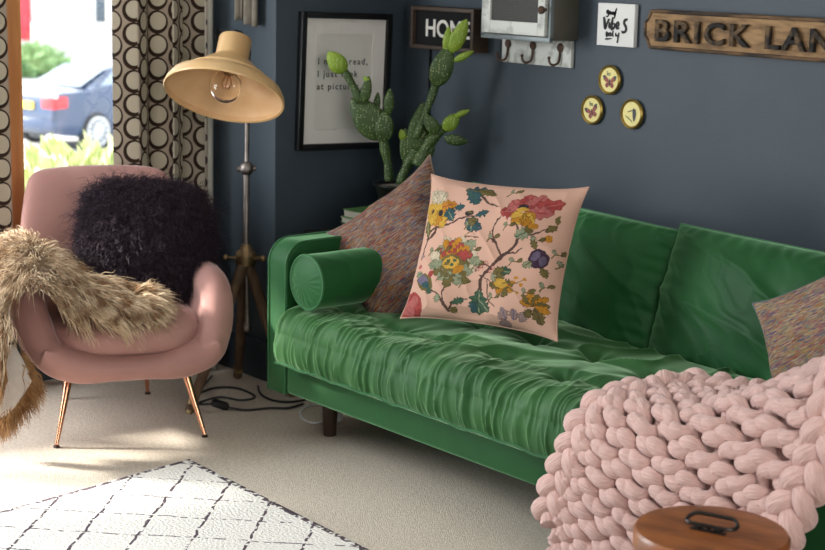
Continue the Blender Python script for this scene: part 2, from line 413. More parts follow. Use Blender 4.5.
# curtains with staggered rings
def curtain_mat():
    m, nt, b = new_mat('ringed_curtain_cotton'); L = nt.links
    b.inputs['Roughness'].default_value = .9; b.inputs['Specular IOR Level'].default_value = .1
    tc = nd(nt, 'ShaderNodeTexCoord'); sx = nd(nt, 'ShaderNodeSeparateXYZ'); L.new(tc.outputs['UV'], sx.inputs[0])
    def mth(op, a, b_=None, c=None):
        n = nd(nt, 'ShaderNodeMath', operation=op)
        for i, v in enumerate((a, b_, c)):
            if v is None: continue
            if isinstance(v, (int, float)): n.inputs[i].default_value = v
            else: L.new(v, n.inputs[i])
        return n.outputs[0]
    u, v = sx.outputs[0], sx.outputs[1]
    col = mth('FLOOR', u); v2 = mth('MULTIPLY_ADD', mth('MODULO', col, 2), .5, v)
    fu = mth('SUBTRACT', mth('FRACT', u), .5); fv = mth('SUBTRACT', mth('FRACT', v2), .5)
    def disc(cx, cy, r, ky=1.0):
        a = mth('POWER', mth('SUBTRACT', fu, cx), 2); bb = mth('POWER', mth('MULTIPLY', mth('SUBTRACT', fv, cy), ky), 2)
        return mth('LESS_THAN', mth('SQRT', mth('ADD', a, bb)), r)
    outer = disc(.0, 0, .50); inner = disc(-.035, .04, .375)
    def mix(f, a, b_):
        n = nd(nt, 'ShaderNodeMix', data_type='RGBA'); L.new(f, n.inputs[0])
        for i, v in ((6, a), (7, b_)):
            if isinstance(v, tuple): n.inputs[i].default_value = (*v, 1)
            else: L.new(v, n.inputs[i])
        return n.outputs[2]
    c = mix(outer, (.46, .38, .30), (.050, .030, .022)); c = mix(inner, c, (.60, .54, .43))
    L.new(c, b.inputs['Base Color'])
    tr = nd(nt, 'ShaderNodeBsdfTranslucent'); L.new(c, tr.inputs[0])
    ms = nd(nt, 'ShaderNodeMixShader'); ms.inputs[0].default_value = .32
    L.new(b.outputs[0], ms.inputs[1]); L.new(tr.outputs[0], ms.inputs[2]); L.new(ms.outputs[0], nt.nodes['Material Output'].inputs[0])
    n = nd(nt, 'ShaderNodeTexNoise'); n.inputs['Scale'].default_value = 300; L.new(tc.outputs['Object'], n.inputs[0])
    bp = nd(nt, 'ShaderNodeBump'); bp.inputs['Strength'].default_value = .25; bp.inputs['Distance'].default_value = .002
    L.new(n.outputs[0], bp.inputs['Height']); L.new(bp.outputs[0], b.inputs['Normal'])
    return m
M['curtain'] = curtain_mat()
def curtain(label, s0, s1, folds, amp, w0, ph=0., flare=0.0, lining=None, cell=.085):
    ns, nz = 260, 40
    s = np.linspace(0, 1, ns); z = np.linspace(0.004, 2.3, nz)
    S, Z = np.meshgrid(s, z, indexing='ij')
    wob = .25 * (vnoise(S * folds, Z * .6, 3) - .5)
    a = 2 * PI * (folds * S + wob * .6) + ph
    amp_ = amp * (1 + .25 * (1 - Z / 2.3))
    off = w0 - amp_ * (np.sin(a) + .28 * np.sin(2 * a + .8)) - flare * np.clip(1 - Z / .5, 0, 1) ** 2
    along = s0 + (s1 - s0) * S + .018 * np.sin(2 * a)
    V = W0 + along[..., None] * WD + off[..., None] * WN + Z[..., None] * np.array([0, 0, 1.])
    mid = V[:, nz // 2]; arc = np.r_[0, np.cumsum(np.linalg.norm(np.diff(mid, axis=0), axis=1))]
    uv = np.stack([np.repeat(arc[:, None], nz, 1) / (cell * .92), Z / cell], -1).reshape(-1, 2)
    g = G(); g.add(V.reshape(-1, 3), gridF(ns, nz))
    o = mesh('curtain', g, M['curtain'], uv=uv, sharp=None)
    sd = o.modifiers.new('thick', 'SOLIDIFY'); sd.thickness = .003
    tag(o, label, 'curtain')
    if lining is not None:
        a0 = V[0]; n2 = 6; P = np.stack([a0 + WD * (-.028 + .03 * k / (n2 - 1)) - WN * (.010 * math.sin(k * PI / (n2 - 1)) - .012) for k in range(n2)])
        g2 = G(); g2.add(P.reshape(-1, 3), gridF(n2, nz)); l = mesh('lining', g2, M['lining'], o, sharp=None)
        sd = l.modifiers.new('thick', 'SOLIDIFY'); sd.thickness = .004
        l['label'] = 'pale cream lining edge'
    return o
curtain('brown ringed curtain hanging between the window and the tripod lamp', .065, .425, 2.8, .04, -.085, ph=.6, flare=.03, lining=True)
curtain('brown ringed curtain left of the orange window frame', .845, 1.22, 3.4, .03, -.085, ph=2.2)

# ------------------------------------------------------------------ the street outside
ST = {}
ST['ground'] = mk('pale_road', (.55, .55, .54), (.62, .62, .60), 3, rough=.9)
ST['stone'] = mk('pale_stone', (.72, .70, .66), (.82, .80, .76), 1.2, rough=.95)
ST['stone2'] = mk('grey_stone', (.48, .47, .45), (.58, .57, .55), 2, rough=.95)
ST['reddoor'] = mk('red_door_paint', (.62, .05, .07), rough=.4)
ST['glassdark'] = mk('dark_window_glass', (.10, .13, .16), rough=.1)
ST['carblue'] = mk('dark_blue_car_paint', (.035, .06, .12), rough=.2, coat=.6)
ST['tail'] = mk('red_lamp_plastic', (.75, .04, .05), rough=.3)
ST['plate'] = mk('yellow_plate', (.85, .62, .08), rough=.5)
ST['tyre'] = mk('tyre_rubber', (.03, .03, .032), rough=.8)
ST['alloy'] = mk('silver_alloy', (.72, .74, .76), rough=.4, metal=.5)
ST['leaf'] = mk('yellow_green_leaf', (.38, .46, .16), (.62, .64, .32), 9, rough=.6)
ST['leaf2'] = mk('mid_green_leaf', (.20, .36, .14), (.34, .50, .24), 6, rough=.6)
GZ = -1.9
g = struct('ground_street', G().box((-90, -60, GZ - .3), (-1.9, 90, GZ)), ST['ground'])
# house across the street, seen square on to the street
hs = thing('terraced_house', 'pale stone house with red front door across the street', 'house', (-50.5, 26, GZ))
VD = norm(np.array([-.89, .454, 0])); VR = np.array([.454, .89, 0])
FD = norm(np.array([-.97, .23, 0])); FR = np.array([.23, .97, 0]); FR = norm(FR)
HM = frame4((-50.3, 24.2, GZ), FR, (0, 0, 1), FD)     # x along the front, y up, z into the house
mesh('facade', merge(G().box((-6, 0, 0), (-.75, 7, .6)).xf(HM), G().box((.05, 0, 0), (2.35, 7, .6)).xf(HM), G().box((2.85, 0, 0), (14, 7, .6)).xf(HM),
     G().box((-.75, 2.6, 0), (.05, 7, .6)).xf(HM), G().box((2.35, 0, 0), (2.85, .55, .6)).xf(HM)), ST['stone'], hs)
dr = mesh('front_door', G().box((-.75, .12, .15), (.05, 2.6, .22)).xf(HM), ST['reddoor'], hs)
mesh('door_panel', merge(*[G().box((x, .3, .12), (x + .28, 1.0, .15), .02).xf(HM) for x in (-.68, -.3)]), ST['reddoor'], dr)
mesh('door_pane', G().box((-.58, 1.6, .12), (-.12, 2.3, .15)).xf(HM), ST['glassdark'], dr)
mesh('front_window', G().box((2.4, .55, .2), (2.8, 7, .3)).xf(HM), ST['glassdark'], hs)
mesh('doorstep', G().box((-.95, 0, -.5), (.25, .12, .15)).xf(HM), ST['stone2'], hs)
# low garden walls in front of it
WM2 = frame4((-44, 20.5, GZ), FR, (0, 0, 1), FD)
gw = mesh('garden_wall', merge(G().box((-5, 0, 0), (-.6, .75, .3)).xf(WM2), G().box((-5, .75, -.05), (-.6, .85, .35)).xf(WM2),
     G().box((.6, 0, 0), (14, .95, .3)).xf(WM2), G().box((.6, .95, -.05), (14, 1.06, .35)).xf(WM2)), ST['stone2'])
tag(gw, 'low grey stone garden wall in front of the pale house', 'wall')

def bush(name, label, c, rad, n, mat, leaf=.12, seed=1):
    r = np.random.default_rng(seed); t = thing(name, label, 'plant', (c[0], c[1], GZ))
    g = G(); base = np.array([c[0], c[1], GZ]); top = np.array(c, float)
    for k in range(14):
        e = top + r.normal(0, .45, 3) * rad; e[2] = max(e[2], GZ + .2)
        g.tube(crom([base + r.normal(0, .06, 3) * [1, 1, 0], (base + e) / 2 + r.normal(0, .08, 3), e], 8), np.linspace(.02, .006, 8), 5)
    mesh('stem', g, M['old_wood'], t)
    d = norm(r.normal(0, 1, (n, 3))); p = top + d * np.asarray(rad) * (r.random((n, 1)) ** .4)
    p[:, 2] = np.maximum(p[:, 2], GZ + .1)
    ax = norm(d + r.normal(0, .6, (n, 3)) + [0, 0, .5]); sd = norm(np.cross(ax, r.normal(0, 1, (n, 3)))); nn = np.cross(ax, sd)
    l = leaf * (.6 + .8 * r.random((n, 1)))
    V = np.stack([p, p + ax * l * .5 + sd * l * .22 + nn * l * .06, p + ax * l - nn * l * .1, p + ax * l * .5 - sd * l * .22 + nn * l * .06], 1).reshape(-1, 3)
    F = []
    for i in range(n): F += [(4 * i, 4 * i + 1, 4 * i + 2), (4 * i, 4 * i + 2, 4 * i + 3)]
    mesh('foliage', G().add(V, F), mat, t, flat=True)
    return t
bush('garden_shrub', 'yellow green leafy shrub just outside the window glass', (-5.75, 2.42, -.58), (.60, .75, .80), 2600, ST['leaf'], .15, 3)
bush('distant_shrub', 'green shrub behind the boot of the parked car', (-37.5, 17.2, -1.65), (1.6, 1.4, .5), 1600, ST['leaf2'], .3, 4)

# parked car: x forward, y left, local frame
cf = norm(np.array([-.233, .971, 0])); cl = np.array([-cf[1], cf[0], 0])
car = thing('car', 'dark blue saloon car parked across the street', 'car', (0, 0, 0))
rw = np.array([-21.4, 11.0, GZ])                       # rear wheel on the near side
car.location = tuple(rw + cl * .78 + cf * 1.30); car.rotation_euler = (0, 0, math.atan2(cf[1], cf[0]))
def car_body():
    xs = np.array([-2.22, -2.18, -1.9, -1.45, -.75, -.2, .5, 1.0, 1.7, 2.1, 2.25])
    top = np.array([.80, .98, 1.02, 1.06, 1.38, 1.44, 1.40, 1.02, .92, .78, .60])
    low = np.array([.36, .30, .26, .22, .20, .20, .20, .20, .22, .28, .34])
    hw = np.array([.72, .80, .85, .87, .88, .88, .88, .87, .85, .80, .70])
    xd = np.linspace(-2.22, 2.25, 60); tp = np.interp(xd, xs, top); lo = np.interp(xd, xs, low); w = np.interp(xd, xs, hw)
    N = 28; V = []
    for x, t, l, h in zip(xd, tp, lo, w):
        belt = min(.98, t - .02)
        half = [(h * .90, l), (h, l + .12), (h, .6), (h * .985, belt), (h * (.98 - .42 * max(0, t - belt)), (belt + t) / 2 + .01), (h * (.93 - .62 * max(0, t - belt)), t - .03), (h * .55, t)]
        half = crom(half, N // 2)
        ring = [(y, z) for y, z in half] + [(-y, z) for y, z in half[::-1]]
        V += [(x, y, z) for y, z in ring]
    n = len(ring); F = []
    for i in range(59):
        for k in range(n): F.append((i * n + k, i * n + (k + 1) % n, (i + 1) * n + (k + 1) % n, (i + 1) * n + k))
    F += [tuple(range(n))[::-1], tuple(59 * n + k for k in range(n))]
    return G().add(V, F)
mesh('body', car_body(), ST['carblue'], car, local=True)
gl = G()
for sy in (-1, 1):
    gl.add([(-1.25, sy * .80, 1.05), (.78, sy * .86, 1.03), (.35, sy * .70, 1.38), (-.75, sy * .70, 1.38)], [(0, 1, 2, 3)])
gl.add([(-1.50, -.62, 1.085), (-1.50, .62, 1.085), (-.82, .55, 1.385), (-.82, -.55, 1.385)], [(0, 1, 2, 3)])
mesh('car_window', gl, mk('reflective_glass', (.30, .36, .42), rough=.08, metal=.3), car, local=True, flat=True)
for sy in (-1, 1):
    mesh('tail_lamp', merge(G().box((-2.235, min(sy * .46, sy * .80), .74), (-2.08, max(sy * .46, sy * .80), .95), .03), G().box((-2.2, min(sy * .76, sy * .865), .76), (-1.98, max(sy * .76, sy * .865), .95), .02)), ST['tail'], car, local=True)
    for x in (-1.35, 1.35):
        w = mesh('wheel', G().lathe([(.20, -.10), (.30, -.11), (.325, -.07), (.325, .07), (.30, .11), (.20, .10)], 32, Matrix.Translation((x, sy * .80, .325)) @ Matrix.Rotation(PI / 2, 4, 'X')), ST['tyre'], car, local=True)
        al = G()
        for q in (-1, 1):
            al.lathe([(.255, q * .122), (.225, q * .122), (.225, q * .06), (.255, q * .06)], 28, None, True).ell((0, 0, q * .11), (.06, .06, .02), 14, 8)
            for k in range(12):
                a = k * PI / 6; al.tube([(.05 * math.cos(a), .05 * math.sin(a), q * .116), (.235 * math.cos(a), .235 * math.sin(a), q * .116)], .02, 6)
        mesh('wheel_rim', al.xf(Matrix.Translation((x, sy * .80, .325)) @ Matrix.Rotation(PI / 2, 4, 'X')), ST['alloy'], w, local=True)
mesh('number_plate', G().box((-2.25, -.26, .72), (-2.215, .26, .84)), ST['plate'], car, local=True)
mesh('rear_bumper', G().box((-2.30, -.82, .36), (-2.05, .82, .56), .05), ST['carblue'], car, local=True)

# ------------------------------------------------------------------ the green sofa
SX1 = 2.235
sofa = thing('sofa', 'long green velvet sofa with tufted seat along the back wall', 'sofa', (1.117, .45, 0))
mesh('base', merge(G().box((.09, .0, .165), (SX1 - .09, .93, .285), .012, 3)), M['green'], sofa)
def arm(x0, x1):
    R = .075; pts = []
    y0, y1, z0, z1 = 0, .93, .160, .662
    pts += [(y0, z0)] + [(y0, z0 + (z1 - R - z0) * k / 6) for k in range(1, 7)]
    pts += [(y0 + R - R * math.cos(a), z1 - R + R * math.sin(a)) for a in np.linspace(.15, PI / 2, 9)]
    pts += [(y0 + R + (y1 - y0 - R) * k / 8, z1) for k in range(1, 9)] + [(y1, z0)]
    n = len(pts); g = G(); bm = bmesh.new()
    a = [bm.verts.new((x0, y, z)) for y, z in pts]; b = [bm.verts.new((x1, y, z)) for y, z in pts]
    bm.faces.new(a[::-1]); bm.faces.new(b)
    for i in range(n): bm.faces.new((a[i], a[(i + 1) % n], b[(i + 1) % n], b[i]))
    ed = [e for e in bm.edges if abs(e.verts[0].co.x - e.verts[1].co.x) < 1e-6]
    bmesh.ops.bevel(bm, geom=ed, offset=.011, segments=3, affect='EDGES', profile=.5); bm.normal_update(); bm.verts.index_update()
    g.add([v.co[:] for v in bm.verts], [tuple(v.index for v in f.verts) for f in bm.faces]); bm.free()
    o = mesh('arm', g, M['green'], sofa, sharp=50)
    p = G()
    for x in (x0 + .006, x1 - .006): p.tube([(x, y - .002, z) for y, z in pts[:16]] + [(x, y, z + .002) for y, z in pts[16:-1]], .0035, 6)
    mesh('piping', p, M['green_pipe'], o)
arm(-.015, .092); arm(SX1 - .092, SX1 + .015)
mesh('backrest', G().box((.09, .80, .2), (SX1 - .09, .935, .735), .03, 4), M['green'], sofa)
for x in (.11, SX1 - .11):
    for y in (.165, .84):
        leg = G().lathe([(.020, 0), (.021, .004), (.030, .155), (.030, .17)], 20, Matrix.Translation((x, y, 0)))
        mesh('leg', leg, M['dark_wood'], sofa)

TUFTS = [(.26 + .245 * i + (.12 if r else 0), y) for r, y in ((0, .13), (1, .36)) for i in range(8) if .26 + .245 * i + (.12 if r else 0) < 2.05]
def seat_mesh():
    x0, x1, yf, yb, z0, z1 = .100, SX1 - .10, -.068, .60, .278, .443
    rf, rb = .055, .03
    # closed profile from the lower front edge up over the top to the back and under
    pr = [(yf + .012, z0), (yf + .002, z0 + .010)]
    pr += [(yf - .010 * math.sin(PI * t), z0 + .012 + (z1 - rf - z0 - .012) * t) for t in np.linspace(0.05, 1, 24)]
    pr += [(yf + rf - rf * math.cos(a), z1 - rf + rf * math.sin(a)) for a in np.linspace(.08, PI / 2, 18)]
    pr += [(yf + rf + (yb - rb - yf - rf) * t, z1) for t in np.linspace(.02, 1, 80)]
    pr += [(yb - rb + rb * math.sin(a), z1 - rb + rb * math.cos(a)) for a in np.linspace(.2, PI / 2, 6)]
    pr += [(yb, z0)]
    pr = np.array(pr); n = len(pr)
    T = norm(np.gradient(pr, axis=0)); N = np.stack([-T[:, 1], T[:, 0]], -1)  # outward (front: -y, top: +z)
    N[-1] = [1, 0]; N[0] = [-.5, -.8]
    NX = 640; xs = np.linspace(0, 1, NX); xs = x0 + (x1 - x0) * xs
    X = np.repeat(xs[:, None], n, 1); Y = np.repeat(pr[None, :, 0], NX, 0); Z = np.repeat(pr[None, :, 1], NX, 0)
    top = np.clip((Z - (z1 - .06)) / .06, 0, 1) * (Y < yb - .02)
    s = np.r_[0, np.cumsum(np.linalg.norm(np.diff(pr, axis=0), axis=1))][None, :]
    front = np.clip((yf + .26 - Y) / .26, 0, 1)
    inner = np.clip((Z - z0) / .03, 0, 1) * np.clip((x1 - X) / .03, 0, 1) * np.clip((X - x0) / .03, 0, 1)
    D = np.zeros_like(X)
    # soft puffed panels, pulled down at every button
    tuft = np.zeros_like(X); cre = np.zeros_like(X)
    for tx, ty in TUFTS:
        d2 = (X - tx) ** 2 + (Y - ty) ** 2
        tuft += np.exp(-d2 / .055 ** 2) * .6 + np.exp(-d2 / .02 ** 2) * .5
        ang = np.arctan2(Y - ty, X - tx); rr = np.sqrt(d2)
        cre += np.exp(-rr / .075) * (.5 + .5 * np.cos(ang * 7 + 4 * vnoise(X * 8, Y * 8, 5) + tx * 9)) * (1 - np.exp(-rr / .02))
    w1 = .018 * (vnoise(X * 5, Y * 5, 11) - .5)
    wy = .13 + .05 * (vnoise(X * 4, Y * 0, 21) - .5)
    line = np.exp(-((Y - wy) / .022) ** 2) + np.exp(-((Y - .36 - .05 * (vnoise(X * 4, Y * 0, 31) - .5)) / .024) ** 2)
    D += top * (.013 * np.clip((Y - yf) / .12, 0, 1) * np.clip((yb + .03 - Y) / .2, 0, 1) - .024 * tuft - .011 * cre - .010 * line + w1)
    # gathers that run over the front edge, slanted and broken
    q = s * 1.0
    ph = X * 30 + 3.2 * vnoise(X * 3.2, q * 3.5, 41) + q * 4.5
    g1 = ridge(ph, q * 3.0 + 7, 51) ** 2.2; g2 = ridge(X * 58 + 2.5 * vnoise(X * 6, q * 6, 42) + q * 7, q * 5, 52) ** 2.5
    amt = front * (.35 + .9 * vnoise(X * 2.2, q * 5, 61))
    corner = np.exp(-((Y - (yf + .05)) / .06) ** 2) * top
    D += corner * .016 * (ridge(X * 17 + 2.2 * vnoise(X * 4, Y * 6, 43) - Y * 6, q * 2.2, 53) ** 3 - .25) * (.4 + vnoise(X * 3, Y * 3, 63))
    D += inner * amt * (.0105 * (g1 - .3) + .0062 * (g2 - .3))
    # a few long slanted folds across the top, behind the gathers
    ph2 = X * 9 - Y * 5 + 1.6 * vnoise(X * 4, Y * 7, 71)
    g3 = ridge(ph2, Y * 5 - X * 2, 72) ** 3
    D += top * .016 * (g3 - .25) * np.clip((Y - yf - .05) / .1, 0, 1)
    bulge = .010 * (vnoise(X * 2.4, q * 0, 81) - .5); D += inner * bulge
    D -= (1 - front) * 0
    Yn = Y + N[None, :, 0] * D; Zn = Z + N[None, :, 1] * D
    # rounded ends
    e = np.minimum(X - x0, x1 - X); r = .045; k = np.where(e < r, 1 - np.sqrt(np.clip(1 - (1 - e / r) ** 2, 0, 1)), 0)
    yc, zc = np.clip(Yn, yf + r, yb - r), np.clip(Zn, z0 + r, z1 - r)
    Yn = Yn + (yc - Yn) * k; Zn = Zn + (zc - Zn) * k
    V = np.stack([X, Yn, Zn], -1).reshape(-1, 3)
    F = gridF(NX, n)
    for i in range(NX - 1): F.append((i * n + n - 1, (i + 1) * n + n - 1, (i + 1) * n, i * n))
    F.append(tuple(range(n))); F.append(tuple((NX - 1) * n + k for k in range(n))[::-1])
    return G().add(V, F), (x0, x1, yf, z0, z1)
sg, (sx0, sx1, syf, sz0, sz1) = seat_mesh()
seat = mesh('seat_cushion', sg, M['green_seat'], sofa, sharp=None)
mesh('piping', G().tube([(x, syf - .004 + .003 * math.sin(x * 23), sz0 + .012 + .003 * math.sin(x * 41)) for x in np.linspace(sx0 + .03, sx1 - .03, 160)], .0042, 6), M['green_pipe'], seat)
for tx, ty in TUFTS:
    mesh('button', G().ell((tx, ty, sz1 - .022), (.011, .011, .006), 12, 8), M['green_pipe'], seat)

def pillow(O, R, U, w, h, t, n=90, p=2.6, q=.55, bow=.04, ear=0, disp=None, crease=None):
    """a stuffed square: front and back sheets joined along the edge; returns geometry and uv"""
    R = norm(R); U = norm(np.asarray(U) - R * (R @ np.asarray(U))); Nn = np.cross(R, U)
    a = np.linspace(-1, 1, n); a = np.sign(a) * (1 - (1 - np.abs(a)) ** 1.35)
    S, T = np.meshgrid(a, a, indexing='ij')
    fall = ((1 - np.abs(S) ** p) * (1 - np.abs(T) ** p)) ** q
    x = S * w / 2 * (1 - bow * (1 - T ** 2) + ear * (S * T) ** 6); y = T * h / 2 * (1 - bow * (1 - S ** 2) + ear * (S * T) ** 6)
    V = []; uv = []
    for sg in (1, -1):
        z = sg * t / 2 * fall
        if disp is not None: z = z + sg * disp(S, T, sg) * np.minimum(1, fall * 2.5)
        P = np.asarray(O) + x[..., None] * R + y[..., None] * U + z[..., None] * Nn
        V.append(P.reshape(-1, 3)); uv.append(np.stack([(S + 1) / 2, (T + 1) / 2], -1).reshape(-1, 2))
    F = gridF(n, n); m = n * n
    # weld the rim: back sheet reuses the front rim vertices
    idx = np.arange(m) + m; I = np.arange(m).reshape(n, n)
    rim = np.zeros((n, n), bool); rim[0] = rim[-1] = True; rim[:, 0] = rim[:, -1] = True
    idx2 = idx.reshape(n, n).copy(); idx2[rim] = I[rim]; idx2 = idx2.ravel()
    FF = list(F) + [tuple(int(idx2[k]) for k in f[::-1]) for f in F]
    FF = [tuple(int(i) for i in f) for f in FF]
    Vall = np.concatenate(V); used = np.unique(np.array(FF).ravel()); mp = np.full(len(Vall), -1); mp[used] = np.arange(len(used))
    g = G().add(Vall[used], [tuple(int(mp[i]) for i in f) for f in FF])
    rimP = np.concatenate([V[0].reshape(n, n, 3)[:, 0], V[0].reshape(n, n, 3)[-1, 1:], V[0].reshape(n, n, 3)[::-1, -1][1:], V[0].reshape(n, n, 3)[0, ::-1][1:-1]])
    return g, np.concatenate(uv)[used], rimP

def back_disp(seed, dirx, diry):
    def f(S, T, sg):
        d = .020 * (ridge(S * dirx * 2.2 + T * diry * 1.6 + 1.2 * vnoise(S * 2, T * 2, seed), T * 1.2 + S * .5, seed + 1) ** 3 - .2)
        d += .007 * (ridge(S * dirx * 5 + T * diry * 4 + 2 * vnoise(S * 3, T * 3, seed + 2), S * 2, seed + 3) ** 3 - .2)
        edge = np.maximum(np.abs(S), np.abs(T)); d += .0022 * np.clip((edge - .72) / .2, 0, 1) * (np.sin(S * 60 + 9 * vnoise(S * 5, T * 5, seed)) * (np.abs(T) > np.abs(S)) + np.sin(T * 34) * (np.abs(S) >= np.abs(T)))
        return d
    return f
LU = norm(np.array([0, .12, .40]))
for x0, x1, sd, tk in ((.10, 1.068, 3, .18), (1.066, SX1 - .10, 17, .22)):
    w = x1 - x0; O = np.array([(x0 + x1) / 2, .715, .582])
    g, uv, rim = pillow(O, (1, 0, -.035 if sd == 3 else -.01), LU, w * 1.015, .43, tk, n=130, p=3.0, q=.5, bow=.012, disp=back_disp(sd, 1.3, .9))
    bc = mesh('back_cushion', g, M['green'], sofa, sharp=None, uv=uv)
    mesh('piping', G().tube(rim, .0035, 6, closed=True), M['green_pipe'], bc)

# bolsters: one at each arm
def bolster(label, x, y0, y1, z, r=.108):
    t = thing('bolster_cushion', label, 'cushion', (x, (y0 + y1) / 2, z - r), 0)
    n = 44; ys = np.r_[y0 + .012 - .012 * np.cos(np.linspace(0, PI / 2, 6)), np.linspace(y0 + .03, y1 - .012, 34), y1]
    rr = np.r_[r - .012 + .012 * np.sin(np.linspace(0, PI / 2, 6)), np.full(34, r), r - .006]
    th = np.arange(72) * 2 * PI / 72; V = []
    for y, q in zip(ys, rr):
        k = 1 + .022 * (ridge(th * 4 / PI + (y - y0) * 3, np.full(72, y * 14), 5) ** 2 - .3) * min(1, (y - y0) / .06 + .05)
        V.append(np.stack([x + q * k * np.cos(th), np.full(72, y), z + q * k * np.sin(th)], -1))
    V = np.concatenate(V); F = gridF(len(ys), 72); m = len(ys)
    F = []
    for i in range(m - 1):
        for k in range(72): F.append((i * 72 + k, i * 72 + (k + 1) % 72, (i + 1) * 72 + (k + 1) % 72, (i + 1) * 72 + k))
    F.append(tuple((m - 1) * 72 + k for k in range(72)))
    mesh('cover', G().add(V, F), M['green'], t, sharp=None)
    # gathered round end panel
    rad = np.linspace(0.001, 1, 22); V = []
    for q in rad:
        ple = .0045 * np.cos(th * 17 + 2 * np.sin(th * 3)) * q ** 4 * (np.sin(th) < .45) * np.clip(1 - q, .0, 1) * 5
        V.append(np.stack([x + (r - .010) * q * np.cos(th), y0 + .002 - .016 * (1 - q ** 2.2) + ple, z + (r - .010) * q * np.sin(th)], -1))
    F = []
    for i in range(21):
        for k in range(72): F.append((i * 72 + k, i * 72 + (k + 1) % 72, (i + 1) * 72 + (k + 1) % 72, (i + 1) * 72 + k))
    mesh('end_panel', G().add(np.concatenate(V), F), M['green'], t, sharp=None)
    mesh('piping', G().tube([(x + r * .985 * math.cos(a), y0 + .003, z + r * .985 * math.sin(a)) for a in np.linspace(0, 2 * PI, 64, endpoint=False)], .0042, 6, closed=True), M['green_pipe'], t)
    return t
bolster('round green velvet bolster lying against the left sofa arm', .213, -.012, .285, .556, .088)

# scatter cushions
M['tweed'] = speckle_mat('multicolour_tweed', [(0.072, 0.022, 0.029), (0.216, 0.086, 0.043), (0.115, 0.094, 0.086), (0.238, 0.158, 0.115), (0.202, 0.050, 0.036), (0.144, 0.122, 0.108), (0.058, 0.072, 0.115), (0.259, 0.194, 0.144), (0.245, 0.115, 0.029), (0.086, 0.036, 0.058), (0.288, 0.245, 0.209)], 46, (.45, 4.6, 1))
M['tweed2'] = speckle_mat('bright_tweed', [(0.192, 0.048, 0.061), (0.288, 0.136, 0.054), (0.216, 0.168, 0.102), (0.336, 0.256, 0.150), (0.088, 0.072, 0.136), (0.288, 0.120, 0.095), (0.240, 0.184, 0.075), (0.120, 0.152, 0.156), (0.352, 0.288, 0.190), (0.208, 0.088, 0.122), (0.352, 0.208, 0.116)], 46, (.45, 4.6, 1))
def soft(seed, amp=.012):
    return lambda S, T, sg: amp * (vnoise(S * 2.2, T * 2.2, seed) - .5) * 2 + amp * .5 * (ridge(S * 3 + T * 2, T * 3, seed + 4) ** 3 - .3)
def cushion(name, label, O, R, U, w, h, t, mat, bow=.06, ear=.05, seed=1, **kw):
    base = np.asarray(O) - norm(U) * h * .5
    th = thing(name, label, 'cushion', tuple(base))
    g, uv, rim = pillow(O, R, U, w, h, t, bow=bow, ear=ear, disp=soft(seed), **kw)
    mesh('cover', g, mat, th, sharp=None, uv=uv)
    mesh('seam', G().tube(rim, .003, 6, closed=True), mat, th)
    return th
# tweed cushion standing on a corner against the bolster: its left tip and top tip are at L and T
Lp = np.array([.005, .232, .662]); Tp = np.array([.215, .45, .893]); 
Bp = np.array([.42, .29, .48])
e1 = norm(Tp - Lp); e2 = Lp - Bp; e2 = norm(e2 - e1 * (e2 @ e1))
cushion('tweed_cushion', 'dark multicoloured tweed cushion tilted behind the green bolster', Lp + (Tp - Lp) / 2 - e2 * .225, e1, e2, .43, .45, .13, M['tweed'], ear=.09, seed=4)

